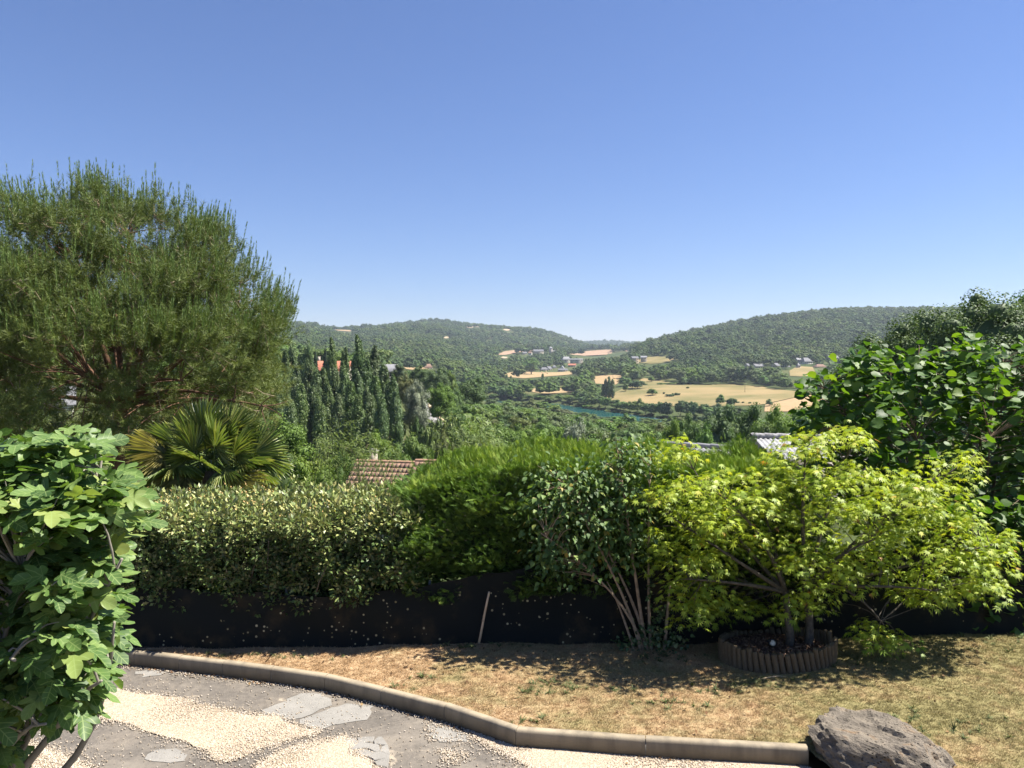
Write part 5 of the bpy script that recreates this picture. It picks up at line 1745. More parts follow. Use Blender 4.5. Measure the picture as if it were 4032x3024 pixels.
# ------------------------------------------------------------------ lilac with bare stems
M['lilac_leaf'] = leaf_mat('lilac_leaf', [(0, (0.049, 0.094, 0.026)), (0.6, (0.095, 0.164, 0.043)), (0.95, (0.173, 0.250, 0.060)), (1, (0.346, 0.266, 0.066))], 0.55, 0.3, 0.25)
LO = [(2450, 1695), (2500, 1715), (2590, 1735), (2601, 1863), (2540, 1971), (2556, 2123), (2510, 2215), (2400, 2250), (2330, 2240), (2184, 2310), (2124, 2221), (2070, 2129), (2060, 1917), (2108, 1803), (2222, 1803), (2330, 1840), (2363, 1760)]
lb_ = G(2530, 2545, ZL)
lilac = tag(empty('lilac_shrub', lb_), 'lilac shrub with bare leaning stems and heart shaped leaves before the fence', 'shrub')
off = -lb_
lp = pads(LO, 10.0, 0.45, 190, 40)
lp = lp[edge_dist(LO, pix(lp)) > 14]
parts = []
for c in lp:
    n = int(R.uniform(12, 24))
    T = c + R.normal(size=(n, 3)) * (0.13, 0.13, 0.11)
    od = unit(T - c)
    ax = od * (1, 1, 0.3) + np.array((0, -0.15, -0.75)) + 0.4 * rand_dir(n)
    nor = np.array((0.15, -0.2, 0.8)) + 0.6 * od + 0.5 * rand_dir(n)
    parts.append(scatter(HEART, T + off, frames(ax, nor), R.uniform(0.05, 0.092, n)))
tag(obj('crown', leaf_mesh('crown', parts, [M['lilac_leaf']]), lilac), kind='stuff')
L_ = []
for (bx, by), mid, (ex, ey), y, r in [((2525, 2545), (2490, 2380), (2300, 2050), 9.9, 0.028), ((2545, 2540), (2510, 2330), (2430, 1760), 10.05, 0.030), ((2552, 2535), (2500, 2300), (2220, 1900), 10.15, 0.026), ((2500, 2500), (2440, 2370), (2390, 2290), 9.95, 0.02), ((2565, 2540), (2545, 2400), (2560, 1800), 10.05, 0.024), ((2540, 2545), (2470, 2320), (2130, 2100), 9.8, 0.022), ((2615, 2520), (2630, 2380), (2640, 2290), 10.0, 0.028)]:
    a, m, e = P(bx, by, 9.95), P(*mid, (y + 9.95) / 2), P(ex, ey, y)
    a[2] = ZL - 0.05
    t = np.linspace(0, 1, 9)[:, None]
    L_.append(((a * (1 - t) ** 2 + 2 * m * t * (1 - t) + e * t * t) + off, np.linspace(r, r * 0.3, 9)))
limbs_and_twigs(lilac, L_, lp + off, 'bark_pale', 0.004, 'stem')
M['ivy_leaf'] = leaf_mat('ivy_leaf', [(0, (0.035, 0.07, 0.025)), (0.7, (0.08, 0.135, 0.045)), (1, (0.17, 0.20, 0.08))], 0.45, 0.4, 0.2)
parts = []
for px, py, n, s in [(2560, 2500, 160, (0.14, 0.1, 0.10)), (2600, 2440, 60, (0.05, 0.06, 0.16)), (2640, 2530, 120, (0.12, 0.1, 0.06)), (2560, 2330, 26, (0.03, 0.05, 0.16)), (2480, 2530, 70, (0.12, 0.08, 0.05))]:
    c = P(px, py, 9.95)
    T = c + R.normal(size=(n, 3)) * s
    T[:, 2] = np.maximum(T[:, 2], ZL + 0.01)
    parts.append(scatter(HEART, T + off, frames(rand_dir(n) + (0, 0, 0.1), np.array((0.2, -0.4, 0.7)) + 0.6 * rand_dir(n)), R.uniform(0.035, 0.075, n)))
ivy = empty('ivy_clump', lb_)
tag(obj('leaves', leaf_mesh('leaves', parts, [M['ivy_leaf']]), ivy), kind='stuff')
tag(ivy, 'small ivy clump climbing at the foot of the lilac', 'ivy')

# ------------------------------------------------------------------ the two hedges
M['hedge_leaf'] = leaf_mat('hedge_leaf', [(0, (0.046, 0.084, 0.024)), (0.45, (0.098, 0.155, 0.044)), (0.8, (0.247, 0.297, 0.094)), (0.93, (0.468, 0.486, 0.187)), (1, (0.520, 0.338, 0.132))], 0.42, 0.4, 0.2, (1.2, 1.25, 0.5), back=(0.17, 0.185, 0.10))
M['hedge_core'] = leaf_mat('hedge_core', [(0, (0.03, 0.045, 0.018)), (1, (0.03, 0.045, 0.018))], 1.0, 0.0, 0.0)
hx0, hx1 = -6.4, -1.30
hedge = tag(empty('leafy_hedge', ((hx0 + hx1) / 2, 10.9, 0)), 'clipped evergreen hedge with small pale-edged leaves above the dark fence', 'hedge')
off = -np.array(hedge.location)


def htop(x, y):
    return np.interp(x, [-6.4, -5, -3.6, -2.6, -1.8, -1.3], [1.74, 1.74, 1.78, 1.82, 1.84, 1.80]) - 0.10 * np.clip((10.35 - y) / 0.2, 0, 1.5)


def bump3(x, z):
    return 0.10 * np.sin(x * 3.1 + 1) * np.sin(z * 4 + x) + 0.06 * np.sin(x * 7.7 + z * 6) + 0.05 * np.sin(x * 13 - z * 9)


C, D = [], []
n = 1150
x = R.uniform(hx0, hx1, n)
t = R.random(n)
lowz = np.interp(x, [-6.4, -5.3, -4.6, -3.6, -3.3, -2.6, -2.0, -1.6, -1.3], [0.72, 0.72, 0.66, 0.62, 0.52, 0.60, 0.68, 0.80, 0.85])
zz = lowz + (1.82 - lowz) * t ** 0.85
C.append(np.stack((x, 10.22 - bump3(x, zz) - 0.06 * np.sin(t * 3), zz), 1))
D.append(np.tile((0.0, -1.0, 0.35), (n, 1)))
n = 1000
x, y = R.uniform(hx0, hx1, n), R.uniform(10.25, 11.8, n)
C.append(np.stack((x, y, htop(x, y) + bump3(x, y) * 0.5), 1))
D.append(np.tile((0.0, -0.2, 1.0), (n, 1)))
n = 160
y, zz = R.uniform(10.25, 11.7, n), R.uniform(0.7, 1.8, n)
C.append(np.stack((hx1 + R.normal(size=n) * 0.06, y, zz), 1))
D.append(np.tile((1.0, -0.2, 0.3), (n, 1)))
C, D = np.concatenate(C), np.concatenate(D)
parts = []
for c, d in zip(C, D):
    c = c + d * R.normal() * 0.07
    n = int(R.uniform(11, 19))
    v = rand_dir(n) + d * 0.7
    T = c + v * 0.075
    ax = v + (0, 0, 0.25) + 0.5 * rand_dir(n)
    nor = unit(v) * 0.4 + np.array((0, 0, 0.7)) + 0.6 * rand_dir(n)
    top_ = c[2] > 1.6  # top clumps take paler leaves, sunlit highlights put into the colour
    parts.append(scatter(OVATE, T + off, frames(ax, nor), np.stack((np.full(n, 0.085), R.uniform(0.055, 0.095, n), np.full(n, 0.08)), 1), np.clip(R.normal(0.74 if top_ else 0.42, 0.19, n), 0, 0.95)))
for k in range(420):
    x, y = R.uniform(hx0, hx1 + 0.05), R.uniform(10.2, 11.75)
    b = np.array((x, y, float(htop(x, y))))
    h = R.uniform(0.06, 0.24) * (1.25 if x < -3.5 else 0.75)
    n = int(5 + h * 22)
    tt = np.linspace(0.1, 1, n)
    ln = R.normal(size=2) * 0.15
    T = b + np.stack((ln[0] * tt * h, ln[1] * tt * h, tt * h), 1)
    a = tt * 15 + R.random() * 6
    ax = np.stack((np.cos(a), np.sin(a), 0.9 + 0 * a), 1)
    parts.append(scatter(OVATE, T + off, frames(ax, np.stack((-np.cos(a) * .6, -np.sin(a) * .6, 1 + 0 * a), 1) + 0.3 * rand_dir(n)), np.linspace(0.065, 0.035, n), np.clip(0.7 + 0.32 * tt + 0.1 * R.normal(size=n), 0, 1)))
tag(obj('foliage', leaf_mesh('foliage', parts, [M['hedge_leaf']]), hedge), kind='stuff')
mb = MB()
for k in range(60):
    x = R.uniform(hx0, hx1 - 0.2)
    y = R.uniform(10.5, 11.6)
    for j in range(4):
        mb.tube(curve((x, y, -0.3), (x + R.normal() * 0.4, y + R.normal() * 0.35, R.uniform(1.1, 1.75)), 0, 5), np.linspace(0.02, 0.006, 5), 4, False)
mb.v = [v + off for v in mb.v]
tag(mb.build('stems', M['bark_dark'], hedge), kind='stuff')
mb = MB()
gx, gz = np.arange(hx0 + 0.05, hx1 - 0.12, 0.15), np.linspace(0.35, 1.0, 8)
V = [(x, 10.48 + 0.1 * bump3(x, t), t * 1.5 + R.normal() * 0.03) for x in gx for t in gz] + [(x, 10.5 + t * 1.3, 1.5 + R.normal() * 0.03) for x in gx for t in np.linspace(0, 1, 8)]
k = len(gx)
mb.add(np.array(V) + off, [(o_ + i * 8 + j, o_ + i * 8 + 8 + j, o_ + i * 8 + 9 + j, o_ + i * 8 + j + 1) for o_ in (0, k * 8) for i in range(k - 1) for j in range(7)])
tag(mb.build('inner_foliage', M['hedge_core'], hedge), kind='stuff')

# cypress hedge: flat feathery sprays
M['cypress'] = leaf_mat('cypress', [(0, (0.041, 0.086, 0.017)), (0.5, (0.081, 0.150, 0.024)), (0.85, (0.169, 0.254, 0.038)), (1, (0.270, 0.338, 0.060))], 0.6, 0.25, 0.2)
_sv, _sf = [(-0.02, 0, 0), (0.02, 0, 0), (0, 1, 0.0)], [(0, 1, 2)]
for j in range(9):
    y0 = 0.10 + j * 0.095
    s_ = 1 if j % 2 else -1
    L = 0.42 * (1.05 - y0 * 0.8)
    b = len(_sv)
    _sv += [(0, y0 - 0.04, 0), (0, y0 + 0.04, 0), (s_ * L * 0.55, y0 + L * 0.62 + 0.05, 0.02), (s_ * L, y0 + L * 0.95, -0.03)]
    _sf += [(b, b + 1, b + 2), (b, b + 2, b + 3)] if s_ > 0 else [(b + 1, b, b + 2), (b + 2, b, b + 3)]
SPRAY = (np.array(_sv, float), np.array(_sf))
cx0, cx1 = -1.42, 4.3
cyp = tag(empty('cypress_hedge', ((cx0 + cx1) / 2, 11.2, 0)), 'tall feathery cypress hedge with bright green top beside the leafy hedge', 'hedge')
off = -np.array(cyp.location)
T, Dv, rn = [], [], []
n = 15000
x, t = R.uniform(cx0, cx1, n), R.random(n)
ctop = np.interp(x, [-1.42, -1.0, -0.5, 0.2, 1.0, 2.35, 3.1, 3.7, 4.3], [2.08, 2.26, 2.42, 2.50, 2.50, 2.46, 2.36, 2.46, 2.2])
clow = np.interp(x, [-1.42, -1.2, -0.8, -0.3, 1, 2.35, 4.3], [0.85, 0.80, 0.70, 0.76, 0.85, 0.9, 0.9])
zz = clow + (ctop - clow) * t
yy = 10.22 + 0.30 * t ** 2.2 - 0.16 * np.sin(x * 2.6 + zz * 3) * np.sin(zz * 5.2) - 0.10 * np.sin(x * 6.1 - zz * 7) + R.normal(size=n) * 0.07
T.append(np.stack((x, yy, zz), 1))
Dv.append(np.stack((np.full(n, -0.45) + R.normal(size=n) * 0.4, np.full(n, -0.7), 0.15 + 0.5 * t + R.normal(size=n) * 0.2), 1))
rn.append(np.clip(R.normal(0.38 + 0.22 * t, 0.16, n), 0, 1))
n = 9500
x, y = R.uniform(cx0, cx1, n), R.uniform(10.45, 12.4, n)
ctop = np.interp(x, [-1.42, -1.0, -0.5, 0.2, 1.0, 2.35, 3.1, 3.7, 4.3], [2.08, 2.26, 2.42, 2.50, 2.50, 2.46, 2.36, 2.46, 2.2])
T.append(np.stack((x, y, ctop - 0.08 + 0.07 * np.sin(x * 4 + y * 3) + R.normal(size=n) * 0.04 + 0.05 * (y - 10.5)), 1))
Dv.append(np.stack((R.normal(size=n) * 0.3 - 0.2, R.normal(size=n) * 0.3 - 0.15, np.full(n, 1.0)), 1))
rn.append(np.clip(R.normal(0.86, 0.12, n), 0, 1))  # top sprays get a brighter colour, their sunlit look painted in
n = 1500
y, t = R.uniform(10.3, 12.4, n), R.random(n)
zz = 0.75 + 1.45 * t
T.append(np.stack((cx0 - 0.05 - 0.1 * np.sin(zz * 6 + y * 3) + R.normal(size=n) * 0.06, y, zz), 1))
Dv.append(np.stack((np.full(n, -0.8), R.normal(size=n) * 0.3 - 0.2, np.full(n, 0.7)), 1))
rn.append(np.clip(R.normal(0.5, 0.17, n), 0, 1))
for px, py, y in [(2085, 1722, 11.6), (1700, 1822, 11.2), (1790, 1800, 11.3), (2330, 1745, 12.0), (2560, 1755, 12.2), (2920, 1740, 12.0), (2880, 1765, 11.8), (2960, 1770, 11.8)]:
    n = 70
    c = P(px, py + 45, y)
    T.append(c + R.normal(size=(n, 3)) * (0.10, 0.10, 0.12))
    Dv.append(np.stack((R.normal(size=n) * 0.3, R.normal(size=n) * 0.3, np.full(n, 1.0)), 1))
    rn.append(np.clip(R.normal(0.7, 0.14, n), 0, 1))
T, Dv, rn = np.concatenate(T), np.concatenate(Dv), np.concatenate(rn)
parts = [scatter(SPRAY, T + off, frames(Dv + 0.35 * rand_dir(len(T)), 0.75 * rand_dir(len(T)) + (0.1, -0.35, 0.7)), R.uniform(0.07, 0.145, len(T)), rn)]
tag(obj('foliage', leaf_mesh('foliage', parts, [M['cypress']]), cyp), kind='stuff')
mb = MB()
for x in np.arange(cx0 + 0.3, cx1, 0.55):
    mb.tube([(x, 11.2, -0.4), (x + 0.03, 11.2, 1.2), (x, 11.2, 2.3)], [0.07, 0.05, 0.015], 6, False)
for k in range(260):
    x = R.uniform(cx0 + 0.1, cx1)
    z = R.uniform(0.9, 2.1)
    mb.tube(curve((x + 0.3, 11.2, z - 0.25), (x, 10.4 + R.random() * 0.1, z + 0.1), 0.03, 4), np.linspace(0.014, 0.004, 4), 4, False)
mb.v = [v + off for v in mb.v]
tag(mb.build('stems', M['bark_dark'], cyp), kind='stuff')
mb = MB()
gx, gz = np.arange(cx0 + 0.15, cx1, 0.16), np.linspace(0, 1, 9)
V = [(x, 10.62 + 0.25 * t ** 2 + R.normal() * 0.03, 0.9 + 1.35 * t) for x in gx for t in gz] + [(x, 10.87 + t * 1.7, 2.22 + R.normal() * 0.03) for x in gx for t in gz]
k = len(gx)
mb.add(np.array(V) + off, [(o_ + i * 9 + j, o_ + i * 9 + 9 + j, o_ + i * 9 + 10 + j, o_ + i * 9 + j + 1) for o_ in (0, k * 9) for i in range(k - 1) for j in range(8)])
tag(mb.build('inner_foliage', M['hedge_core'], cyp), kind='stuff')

# ------------------------------------------------------------------ fig tree
_fr = [(0.0, -0.02), (0.09, -0.10), (0.24, -0.16), (0.40, -0.08), (0.42, 0.04), (0.30, 0.13), (0.42, 0.24), (0.56, 0.42), (0.52, 0.54), (0.36, 0.52), (0.19, 0.42), (0.23, 0.60), (0.24, 0.78), (0.13, 0.94), (0.0, 1.02)]
_fo = _fr + [(-x, y) for x, y in _fr[-2:0:-1]]


def fig_leaf(wob):
    ph = R.random() * 6
    V = [(0, 0.28, 0)] + [(x * (1 + R.normal() * 0.05), y * (1 + R.normal() * 0.03), 0.16 * abs(x) - 0.30 * max(0, y - 0.3) ** 1.5 + wob * math.sin(i * 1.1 + ph)) for i, (x, y) in enumerate(_fo)]
    return np.array(V), np.array([(0, i + 1, (i + 1) % len(_fo) + 1) for i in range(len(_fo))])


def veined(name, stops, use, veins, trans=0.3, rough=0.5, spec=0.35, vcol=(0.26, 0.34, 0.12), wv=0.016, tc=(1.2, 1.35, 0.5)):
    n = new(name)
    if use == 'rnd':
        r = n.node('ShaderNodeAttribute', {'attribute_name': 'rnd'}).outputs['Fac']
    else:
        r = n.node('ShaderNodeObjectInfo').outputs['Random']
    c = n.ramp(r, stops)
    uv = n.node('ShaderNodeUVMap', {'uv_map': 'UVMap'}).outputs[0]
    sp = n.node('ShaderNodeSeparateXYZ', Vector=uv)
    x, y = sp.outputs[0], sp.outputs[1]
    tot = None
    for ang, y0 in veins:
        a = math.radians(ang)
        yy = n.math('SUBTRACT', y, y0)
        d = n.math('ABSOLUTE', n.math('SUBTRACT', n.math('MULTIPLY', x, math.cos(a)), n.math('MULTIPLY', yy, math.sin(a))))
        al = n.math('GREATER_THAN', n.math('ADD', n.math('MULTIPLY', x, math.sin(a)), n.math('MULTIPLY', yy, math.cos(a))), 0.0)
        v = n.math('MULTIPLY', n.math('LESS_THAN', d, wv if ang in (0, 38, -38) else wv * 0.55), al)
        tot = v if tot is None else n.math('MAXIMUM', tot, v)
    c = n.mix(n.math('MULTIPLY', tot, 0.6), c, vcol)
    t = n.mix(1.0, c, tc, 'MULTIPLY')
    return n.bsdf(c, rough, spec, trans=trans, tcol=t)


FV = [(0, 0), (38, 0), (-38, 0), (80, 0.0), (-80, 0.0), (52, 0.3), (-52, 0.3), (48, 0.5), (-48, 0.5), (45, 0.68), (-45, 0.68)]
_fst = [(0, (0.050, 0.100, 0.026)), (0.45, (0.105, 0.180, 0.046)), (0.85, (0.170, 0.250, 0.070)), (1, (0.27, 0.31, 0.085))]
M['fig_leaf'] = veined('fig_leaf', _fst, 'obj', FV)
M['fig_leaf_mass'] = veined('fig_leaf_mass', _fst, 'rnd', FV)
fb = np.array((-3.75, 4.9, 0.0))
fig = tag(empty('fig_tree', fb), 'leafy fig tree with large lobed leaves beside the drive', 'fig tree')
FO = [(-250, 1760), (0, 1710), (150, 1760), (310, 1690), (370, 1740), (390, 1810), (470, 1890), (530, 1965), (500, 2030), (430, 2120), (440, 2280), (405, 2360), (440, 2470), (410, 2560), (400, 2620), (345, 2670), (350, 2730), (300, 2790), (230, 2800), (150, 2840), (90, 2920), (50, 2970), (-50, 3080), (-400, 2900), (-450, 1900)]
fp = pads(FO, 4.75, 0.75, 430, 44)
cen = np.array((-3.3, 4.9, 2.5))
T, A, Nn, S = [], [], [], []
for c in fp:
    n = int(R.integers(5, 10))
    a0 = R.random() * 6.28
    for k in range(n):
        a = a0 + k * 2.4
        od = np.array((math.cos(a), math.sin(a), 0))
        out = unit(c - cen)
        ax = od * 0.9 + out * 0.45 + np.array((0, 0, R.uniform(-0.65, 0.15)))
        T.append(c + od * R.uniform(0.03, 0.09) + (0, 0, R.uniform(-0.08, 0.06)))
        A.append(ax)
        Nn.append(np.array((0.12, -0.22, 0.85)) + 0.35 * od + 0.38 * R.normal(size=3))
        S.append(R.uniform(0.095, 0.175))
T, A, Nn, S = np.array(T), np.array(A), np.array(Nn), np.array(S)
Mx = frames(A, Nn)
q = pix(T)
vis_ = (q[:, 0] > -30) & (q[:, 0] < 800) & (q[:, 1] < 3050)
score = np.where(vis_, T[:, 1] - S * 2, 99)
order_ = np.argsort(score)
LEAFM = []
for k in range(5):
    v, f = fig_leaf(0.035)
    LEAFM.append(np_mesh('leaf', v, f, [M['fig_leaf']], uv=v[:, :2], smooth=True))


def put_leaves(root, meshes, T, Mx, S, off, name='leaf'):
    from mathutils import Matrix
    for k in range(len(T)):
        o = obj(name, meshes[k % len(meshes)], root)
        m = Mx[k]
        o.matrix_local = Matrix(((m[0, 0] * S[k], m[0, 1] * S[k], m[0, 2] * S[k], T[k, 0] + off[0]), (m[1, 0] * S[k], m[1, 1] * S[k], m[1, 2] * S[k], T[k, 1] + off[1]), (m[2, 0] * S[k], m[2, 1] * S[k], m[2, 2] * S[k], T[k, 2] + off[2]), (0, 0, 0, 1)))


sel = order_[:300]
put_leaves(fig, LEAFM, T[sel], Mx[sel], S[sel], -fb)
sel = order_[300:]
parts = []
for k in range(3):
    v, f = fig_leaf(0.035)
    s2 = sel[k::3]
    parts.append(scatter((v, f), T[s2] - fb, Mx[s2], S[s2]))
tag(obj('leaves', leaf_mesh('leaves', parts, [M['fig_leaf_mass']]), fig), kind='stuff')
M['fig_bark'] = simple('fig_bark', (0.22, 0.20, 0.16), 0.85, 0.2, 0.25, 12)
L_ = []
for px, py, y in [(200, 1750, 4.7), (400, 1800, 4.5), (530, 1960, 4.6), (480, 2200, 4.3), (450, 2450, 4.4), (400, 2680, 4.3), (180, 2850, 4.2), (60, 2600, 4.0), (100, 2200, 4.2), (-150, 1900, 4.9), (-200, 2500, 4.6)]:
    L_.append((curve(np.array((0.05, 0.0, 0.55)), P(px, py, y) - fb, 0.12 if py < 2500 else 0.4, 9), np.linspace(0.035, 0.008, 9)))
MB().tube([(0, 0, -0.1), (0.03, 0.0, 0.3), (0.05, 0, 0.6)], [0.10, 0.085, 0.06]).build('trunk', M['fig_bark'], fig, True)
limbs_and_twigs(fig, L_, fp - fb, 'fig_bark', 0.006)

# ------------------------------------------------------------------ large-leaved tree at the garden's far corner
_rst = [(0, (0.035, 0.080, 0.020)), (0.5, (0.070, 0.140, 0.028)), (0.85, (0.115, 0.195, 0.036)), (1, (0.17, 0.24, 0.045))]
RV = [(0, 0), (50, 0.1), (-50, 0.1), (48, 0.35), (-48, 0.35), (45, 0.6), (-45, 0.6)]
M['big_leaf'] = veined('big_leaf', _rst, 'obj', RV, 0.36, 0.5, 0.28, (0.10, 0.18, 0.05), 0.012, (1.5, 1.6, 0.3))
M['big_leaf_mass'] = leaf_mat('big_leaf_mass', _rst, 0.5, 0.28, 0.36, (1.5, 1.6, 0.3))
RO = [(3130, 1700), (3165, 1600), (3180, 1500), (3240, 1440), (3330, 1425), (3400, 1365), (3500, 1400), (3600, 1335), (3680, 1390), (3800, 1320), (3880, 1355), (3950, 1380), (4080, 1350), (4400, 1420), (4450, 2540), (3950, 2540), (3700, 2450), (3480, 2250), (3300, 2000), (3180, 1850)]
rb_ = np.array((7.4, 12.6, -0.5))
big = tag(empty('large_leaved_tree', rb_), 'broad tree with large glossy rounded leaves behind the maple', 'tree')
rp = np.concatenate((pads(RO, 12.2, 1.3, 900, 30), pads([(3700, 2000), (4150, 1950), (4150, 2530), (3900, 2530), (3780, 2440), (3820, 2200)], 10.55, 0.25, 60, 40)))
T, A, Nn, S = [], [], [], []
cen = np.array((7.2, 12.6, 1.6))
for c in rp:
    n = int(R.integers(6, 11))
    up = R.random() < 0.6
    for k in range(n):
        a = k * 2.4 + R.random()
        od = np.array((math.cos(a), math.sin(a), 0))
        h = (k / n - 0.5) * 0.36
        T.append(c + od * 0.06 + (0, 0, h))
        A.append(od + np.array((0, 0, R.uniform(-0.6, 0.3))))
        Nn.append(np.array((0.15, -0.15, 0.8)) + 0.4 * od + 0.5 * R.normal(size=3))
        S.append(R.uniform(0.085, 0.15) * (1.15 - 0.5 * max(0, k / n - 0.6)))
T, A, Nn, S = np.array(T), np.array(A), np.array(Nn), np.array(S)
Mx = frames(A, Nn)
q = pix(T)
score = np.where((q[:, 0] > 3100) & (q[:, 0] < 4040), np.where(q[:, 1] < 1950, T[:, 1] - S * 8 - (1950 - q[:, 1]) * 0.003, T[:, 1] + 1.5 - S * 8), 99)
order_ = np.argsort(score)
rm = []
for k in range(3):
    v = ROUND[0] + np.column_stack((R.normal(size=(len(ROUND[0]), 2)) * 0.025, R.normal(size=len(ROUND[0])) * 0.03))
    rm.append(np_mesh('leaf', v, ROUND[1], [M['big_leaf']], uv=v[:, :2], smooth=True))
put_leaves(big, rm, T[order_[:300]], Mx[order_[:300]], S[order_[:300]], -rb_)
sel = order_[300:]
tag(obj('leaves', leaf_mesh('leaves', [scatter(ROUND, T[sel] - rb_, Mx[sel], S[sel], np.clip(R.normal(0.45, 0.25, len(sel)), 0, 1))], [M['big_leaf_mass']]), big), kind='stuff')
L_ = []
for px, py, y in [(3220, 1500, 12.0), (3350, 1430, 12.4), (3500, 1450, 12.8), (3620, 1360, 12.2), (3800, 1350, 12.4), (3950, 1400, 12.8), (3300, 1750, 11.6), (3600, 1700, 11.4), (3900, 1700, 11.4), (4100, 1900, 11.2), (3600, 2050, 11.6), (4000, 2300, 11.3)]:
    L_.append((curve(np.array((0.0, 0, 0.3)), P(px, py, y) - rb_, -0.1, 9), np.linspace(0.045, 0.008, 9)))
limbs_and_twigs(big, L_, rp - rb_, 'bark', 0.006)
MB().tube([(0, 0, -0.5), (0, 0, 0.0), (0.02, 0, 0.4)], [0.16, 0.13, 0.09]).build('trunk', M['bark'], big, True)

# ------------------------------------------------------------------ umbrella pine
M['needle'] = leaf_mat('needle', [(0, (0.073, 0.096, 0.026)), (0.4, (0.120, 0.163, 0.039)), (0.8, (0.185, 0.217, 0.059)), (1, (0.305, 0.265, 0.085))], 0.55, 0.3, 0.22, (1.1, 1.1, 0.55))
M['candle'] = leaf_mat('candle', [(0, (0.094, 0.144, 0.042)), (1, (0.169, 0.240, 0.072))], 0.6, 0.25, 0.2)
PB = np.array((P(450, 1700, 20.0)[0], 20.0, float(zt(P(450, 1700, 20.0)[0], 20.0))))
pine = tag(empty('pine_tree', PB), 'large domed pine with upright candle shoots behind the fig', 'pine tree')
PC = P(430, 1370, 20.0)
PR = np.array((4.6, 4.3, 4.1))
cl, rad_ = [], []
for d in fib(420):
    d = unit(d + 0.10 * R.normal(size=3))
    if d[2] < -0.62:
        continue
    q = R.uniform(0.78, 0.95) if R.random() < 0.66 else R.uniform(0.4, 0.75)
    lump = 1 + 0.05 * math.sin(5 * math.atan2(d[0], d[2]) + 1) + 0.03 * math.sin(11 * math.atan2(d[0], d[2]))
    c_ = PC + d * PR * q * lump
    if d[2] < 0:
        c_[2] -= 0.9 * -d[2]
    cl.append(c_)
for px, py, y in [(1080, 1560, 18.5), (1030, 1620, 18.6), (1110, 1640, 18.3), (980, 1680, 18.5), (1130, 1580, 18.8), (1060, 1700, 18.4), (940, 1640, 18.8), (20, 1450, 19), (-40, 1380, 19), (60, 1600, 18.8), (-20, 1660, 18.5), (40, 1330, 18.5), (15, 1100, 19)]:
    cl.append(P(px, py, y))
cl = np.array(cl)
NEED = (np.array([(-0.5, 0, 0), (0.5, 0, 0), (0, 1, -0.06)]), np.array([(0, 1, 2)]))
nT, nA, nS, nR = [], [], [], []
tipsp, cand_ = [], []
for c in cl:
    out = unit((c - PC) / PR)
    k = int(R.uniform(34, 48))
    for _ in range(k):
        p = c + R.normal(size=3) * (0.25, 0.25, 0.22)
        e = np.linalg.norm((p - PC) / PR)
        if e > 1.04:
            continue
        up_ = 0.55 + 0.6 * max(0, out[2])
        d = unit(out * 0.55 + np.array((0, 0, up_)) + 0.45 * R.normal(size=3))
        tipsp.append(p)
        L = R.uniform(0.20, 0.38)
        m = int(R.uniform(34, 50))
        t = R.random(m)
        base = p + d * (t * L)[:, None]
        v = rand_dir(m)
        v = unit(v - (v @ d)[:, None] * d)
        ax = v * 0.75 + d * R.uniform(0.3, 1.0, (m, 1)) + (0, 0, -0.08)
        nT.append(base)
        nA.append(ax)
        nS.append(np.stack((np.full(m, 0.0115), R.uniform(0.10, 0.19, m), np.full(m, 0.15)), 1))
        low = max(0, min(1, (PC[2] + 1.2 - p[2]) / 4.5))
        nR.append(np.clip(R.normal(0.34 + 0.42 * low + R.normal() * 0.10, 0.13, m), 0, 1))
        if (out[2] > 0.0 and e > 0.84 and R.random() < 0.6):
            cand_.append((p + d * L, unit(d * 0.35 + np.array((out[0] * 0.12, out[1] * 0.12, 1.0))), R.uniform(0.22, 0.48)))
nT, nA, nS, nR = np.concatenate(nT), np.concatenate(nA), np.concatenate(nS), np.concatenate(nR)
tag(obj('needles', leaf_mesh('needles', [scatter(NEED, nT - PB, frames(nA, rand_dir(len(nT))), nS, nR)], [M['needle']]), pine), kind='stuff')
print('needles', len(nT), 'candles', len(cand_))
parts = []
for p, d, L in cand_:
    m = 34
    t = R.random(m)
    v = rand_dir(m)
    v = unit(v - (v @ d)[:, None] * d)
    ax = v * 0.30 + d
    parts.append(scatter(NEED, p - PB + d * (t * L)[:, None] + v * 0.010, frames(ax, v), np.stack((np.full(m, 0.014), np.full(m, 0.075), np.full(m, 0.05)), 1)))
tag(obj('candle_shoots', leaf_mesh('candle_shoots', parts, [M['candle']]), pine), kind='stuff')
fk = P(470, 1660, 20.0) - PB
MB().tube([(0, 0, -0.5), fk * 0.5 + (0.05, 0, 0), fk, P(500, 1560, 20) - PB], [0.30, 0.26, 0.23, 0.17], 8).build('trunk', M['bark_pine'], pine, True)
L_ = []
for px, py, y in [(620, 1300, 19.4), (260, 1330, 19.6), (450, 1150, 20.4), (800, 1350, 19.2), (950, 1200, 20.3), (700, 1050, 19.8), (300, 1000, 20.2), (80, 1250, 20.5), (60, 1550, 19.0), (1000, 1450, 20), (500, 900, 20), (860, 1560, 18.8), (1040, 1600, 18.6), (150, 1480, 19.2), (560, 1420, 17.6), (350, 1480, 17.5), (720, 1500, 17.8), (430, 1300, 22.5), (700, 1250, 22.5)]:
    L_.append((curve(P(490, 1600, 20) - PB, P(px, py, y) - PB, 0.1, 9), np.linspace(0.095, 0.02, 9)))
limbs_and_twigs(pine, L_, cl - PB, 'bark_pine', 0.011)
mb = MB()
for p in tipsp[::4]:
    k = int(np.argmin(np.linalg.norm(cl - p, axis=1)))
    mb.tube([cl[k] - PB, (cl[k] + p) / 2 - PB + (0, 0, -0.04), p - PB], [0.009, 0.007, 0.005], 3, False)
tag(mb.build('shoots', M['bark_pale'], pine), kind='stuff')

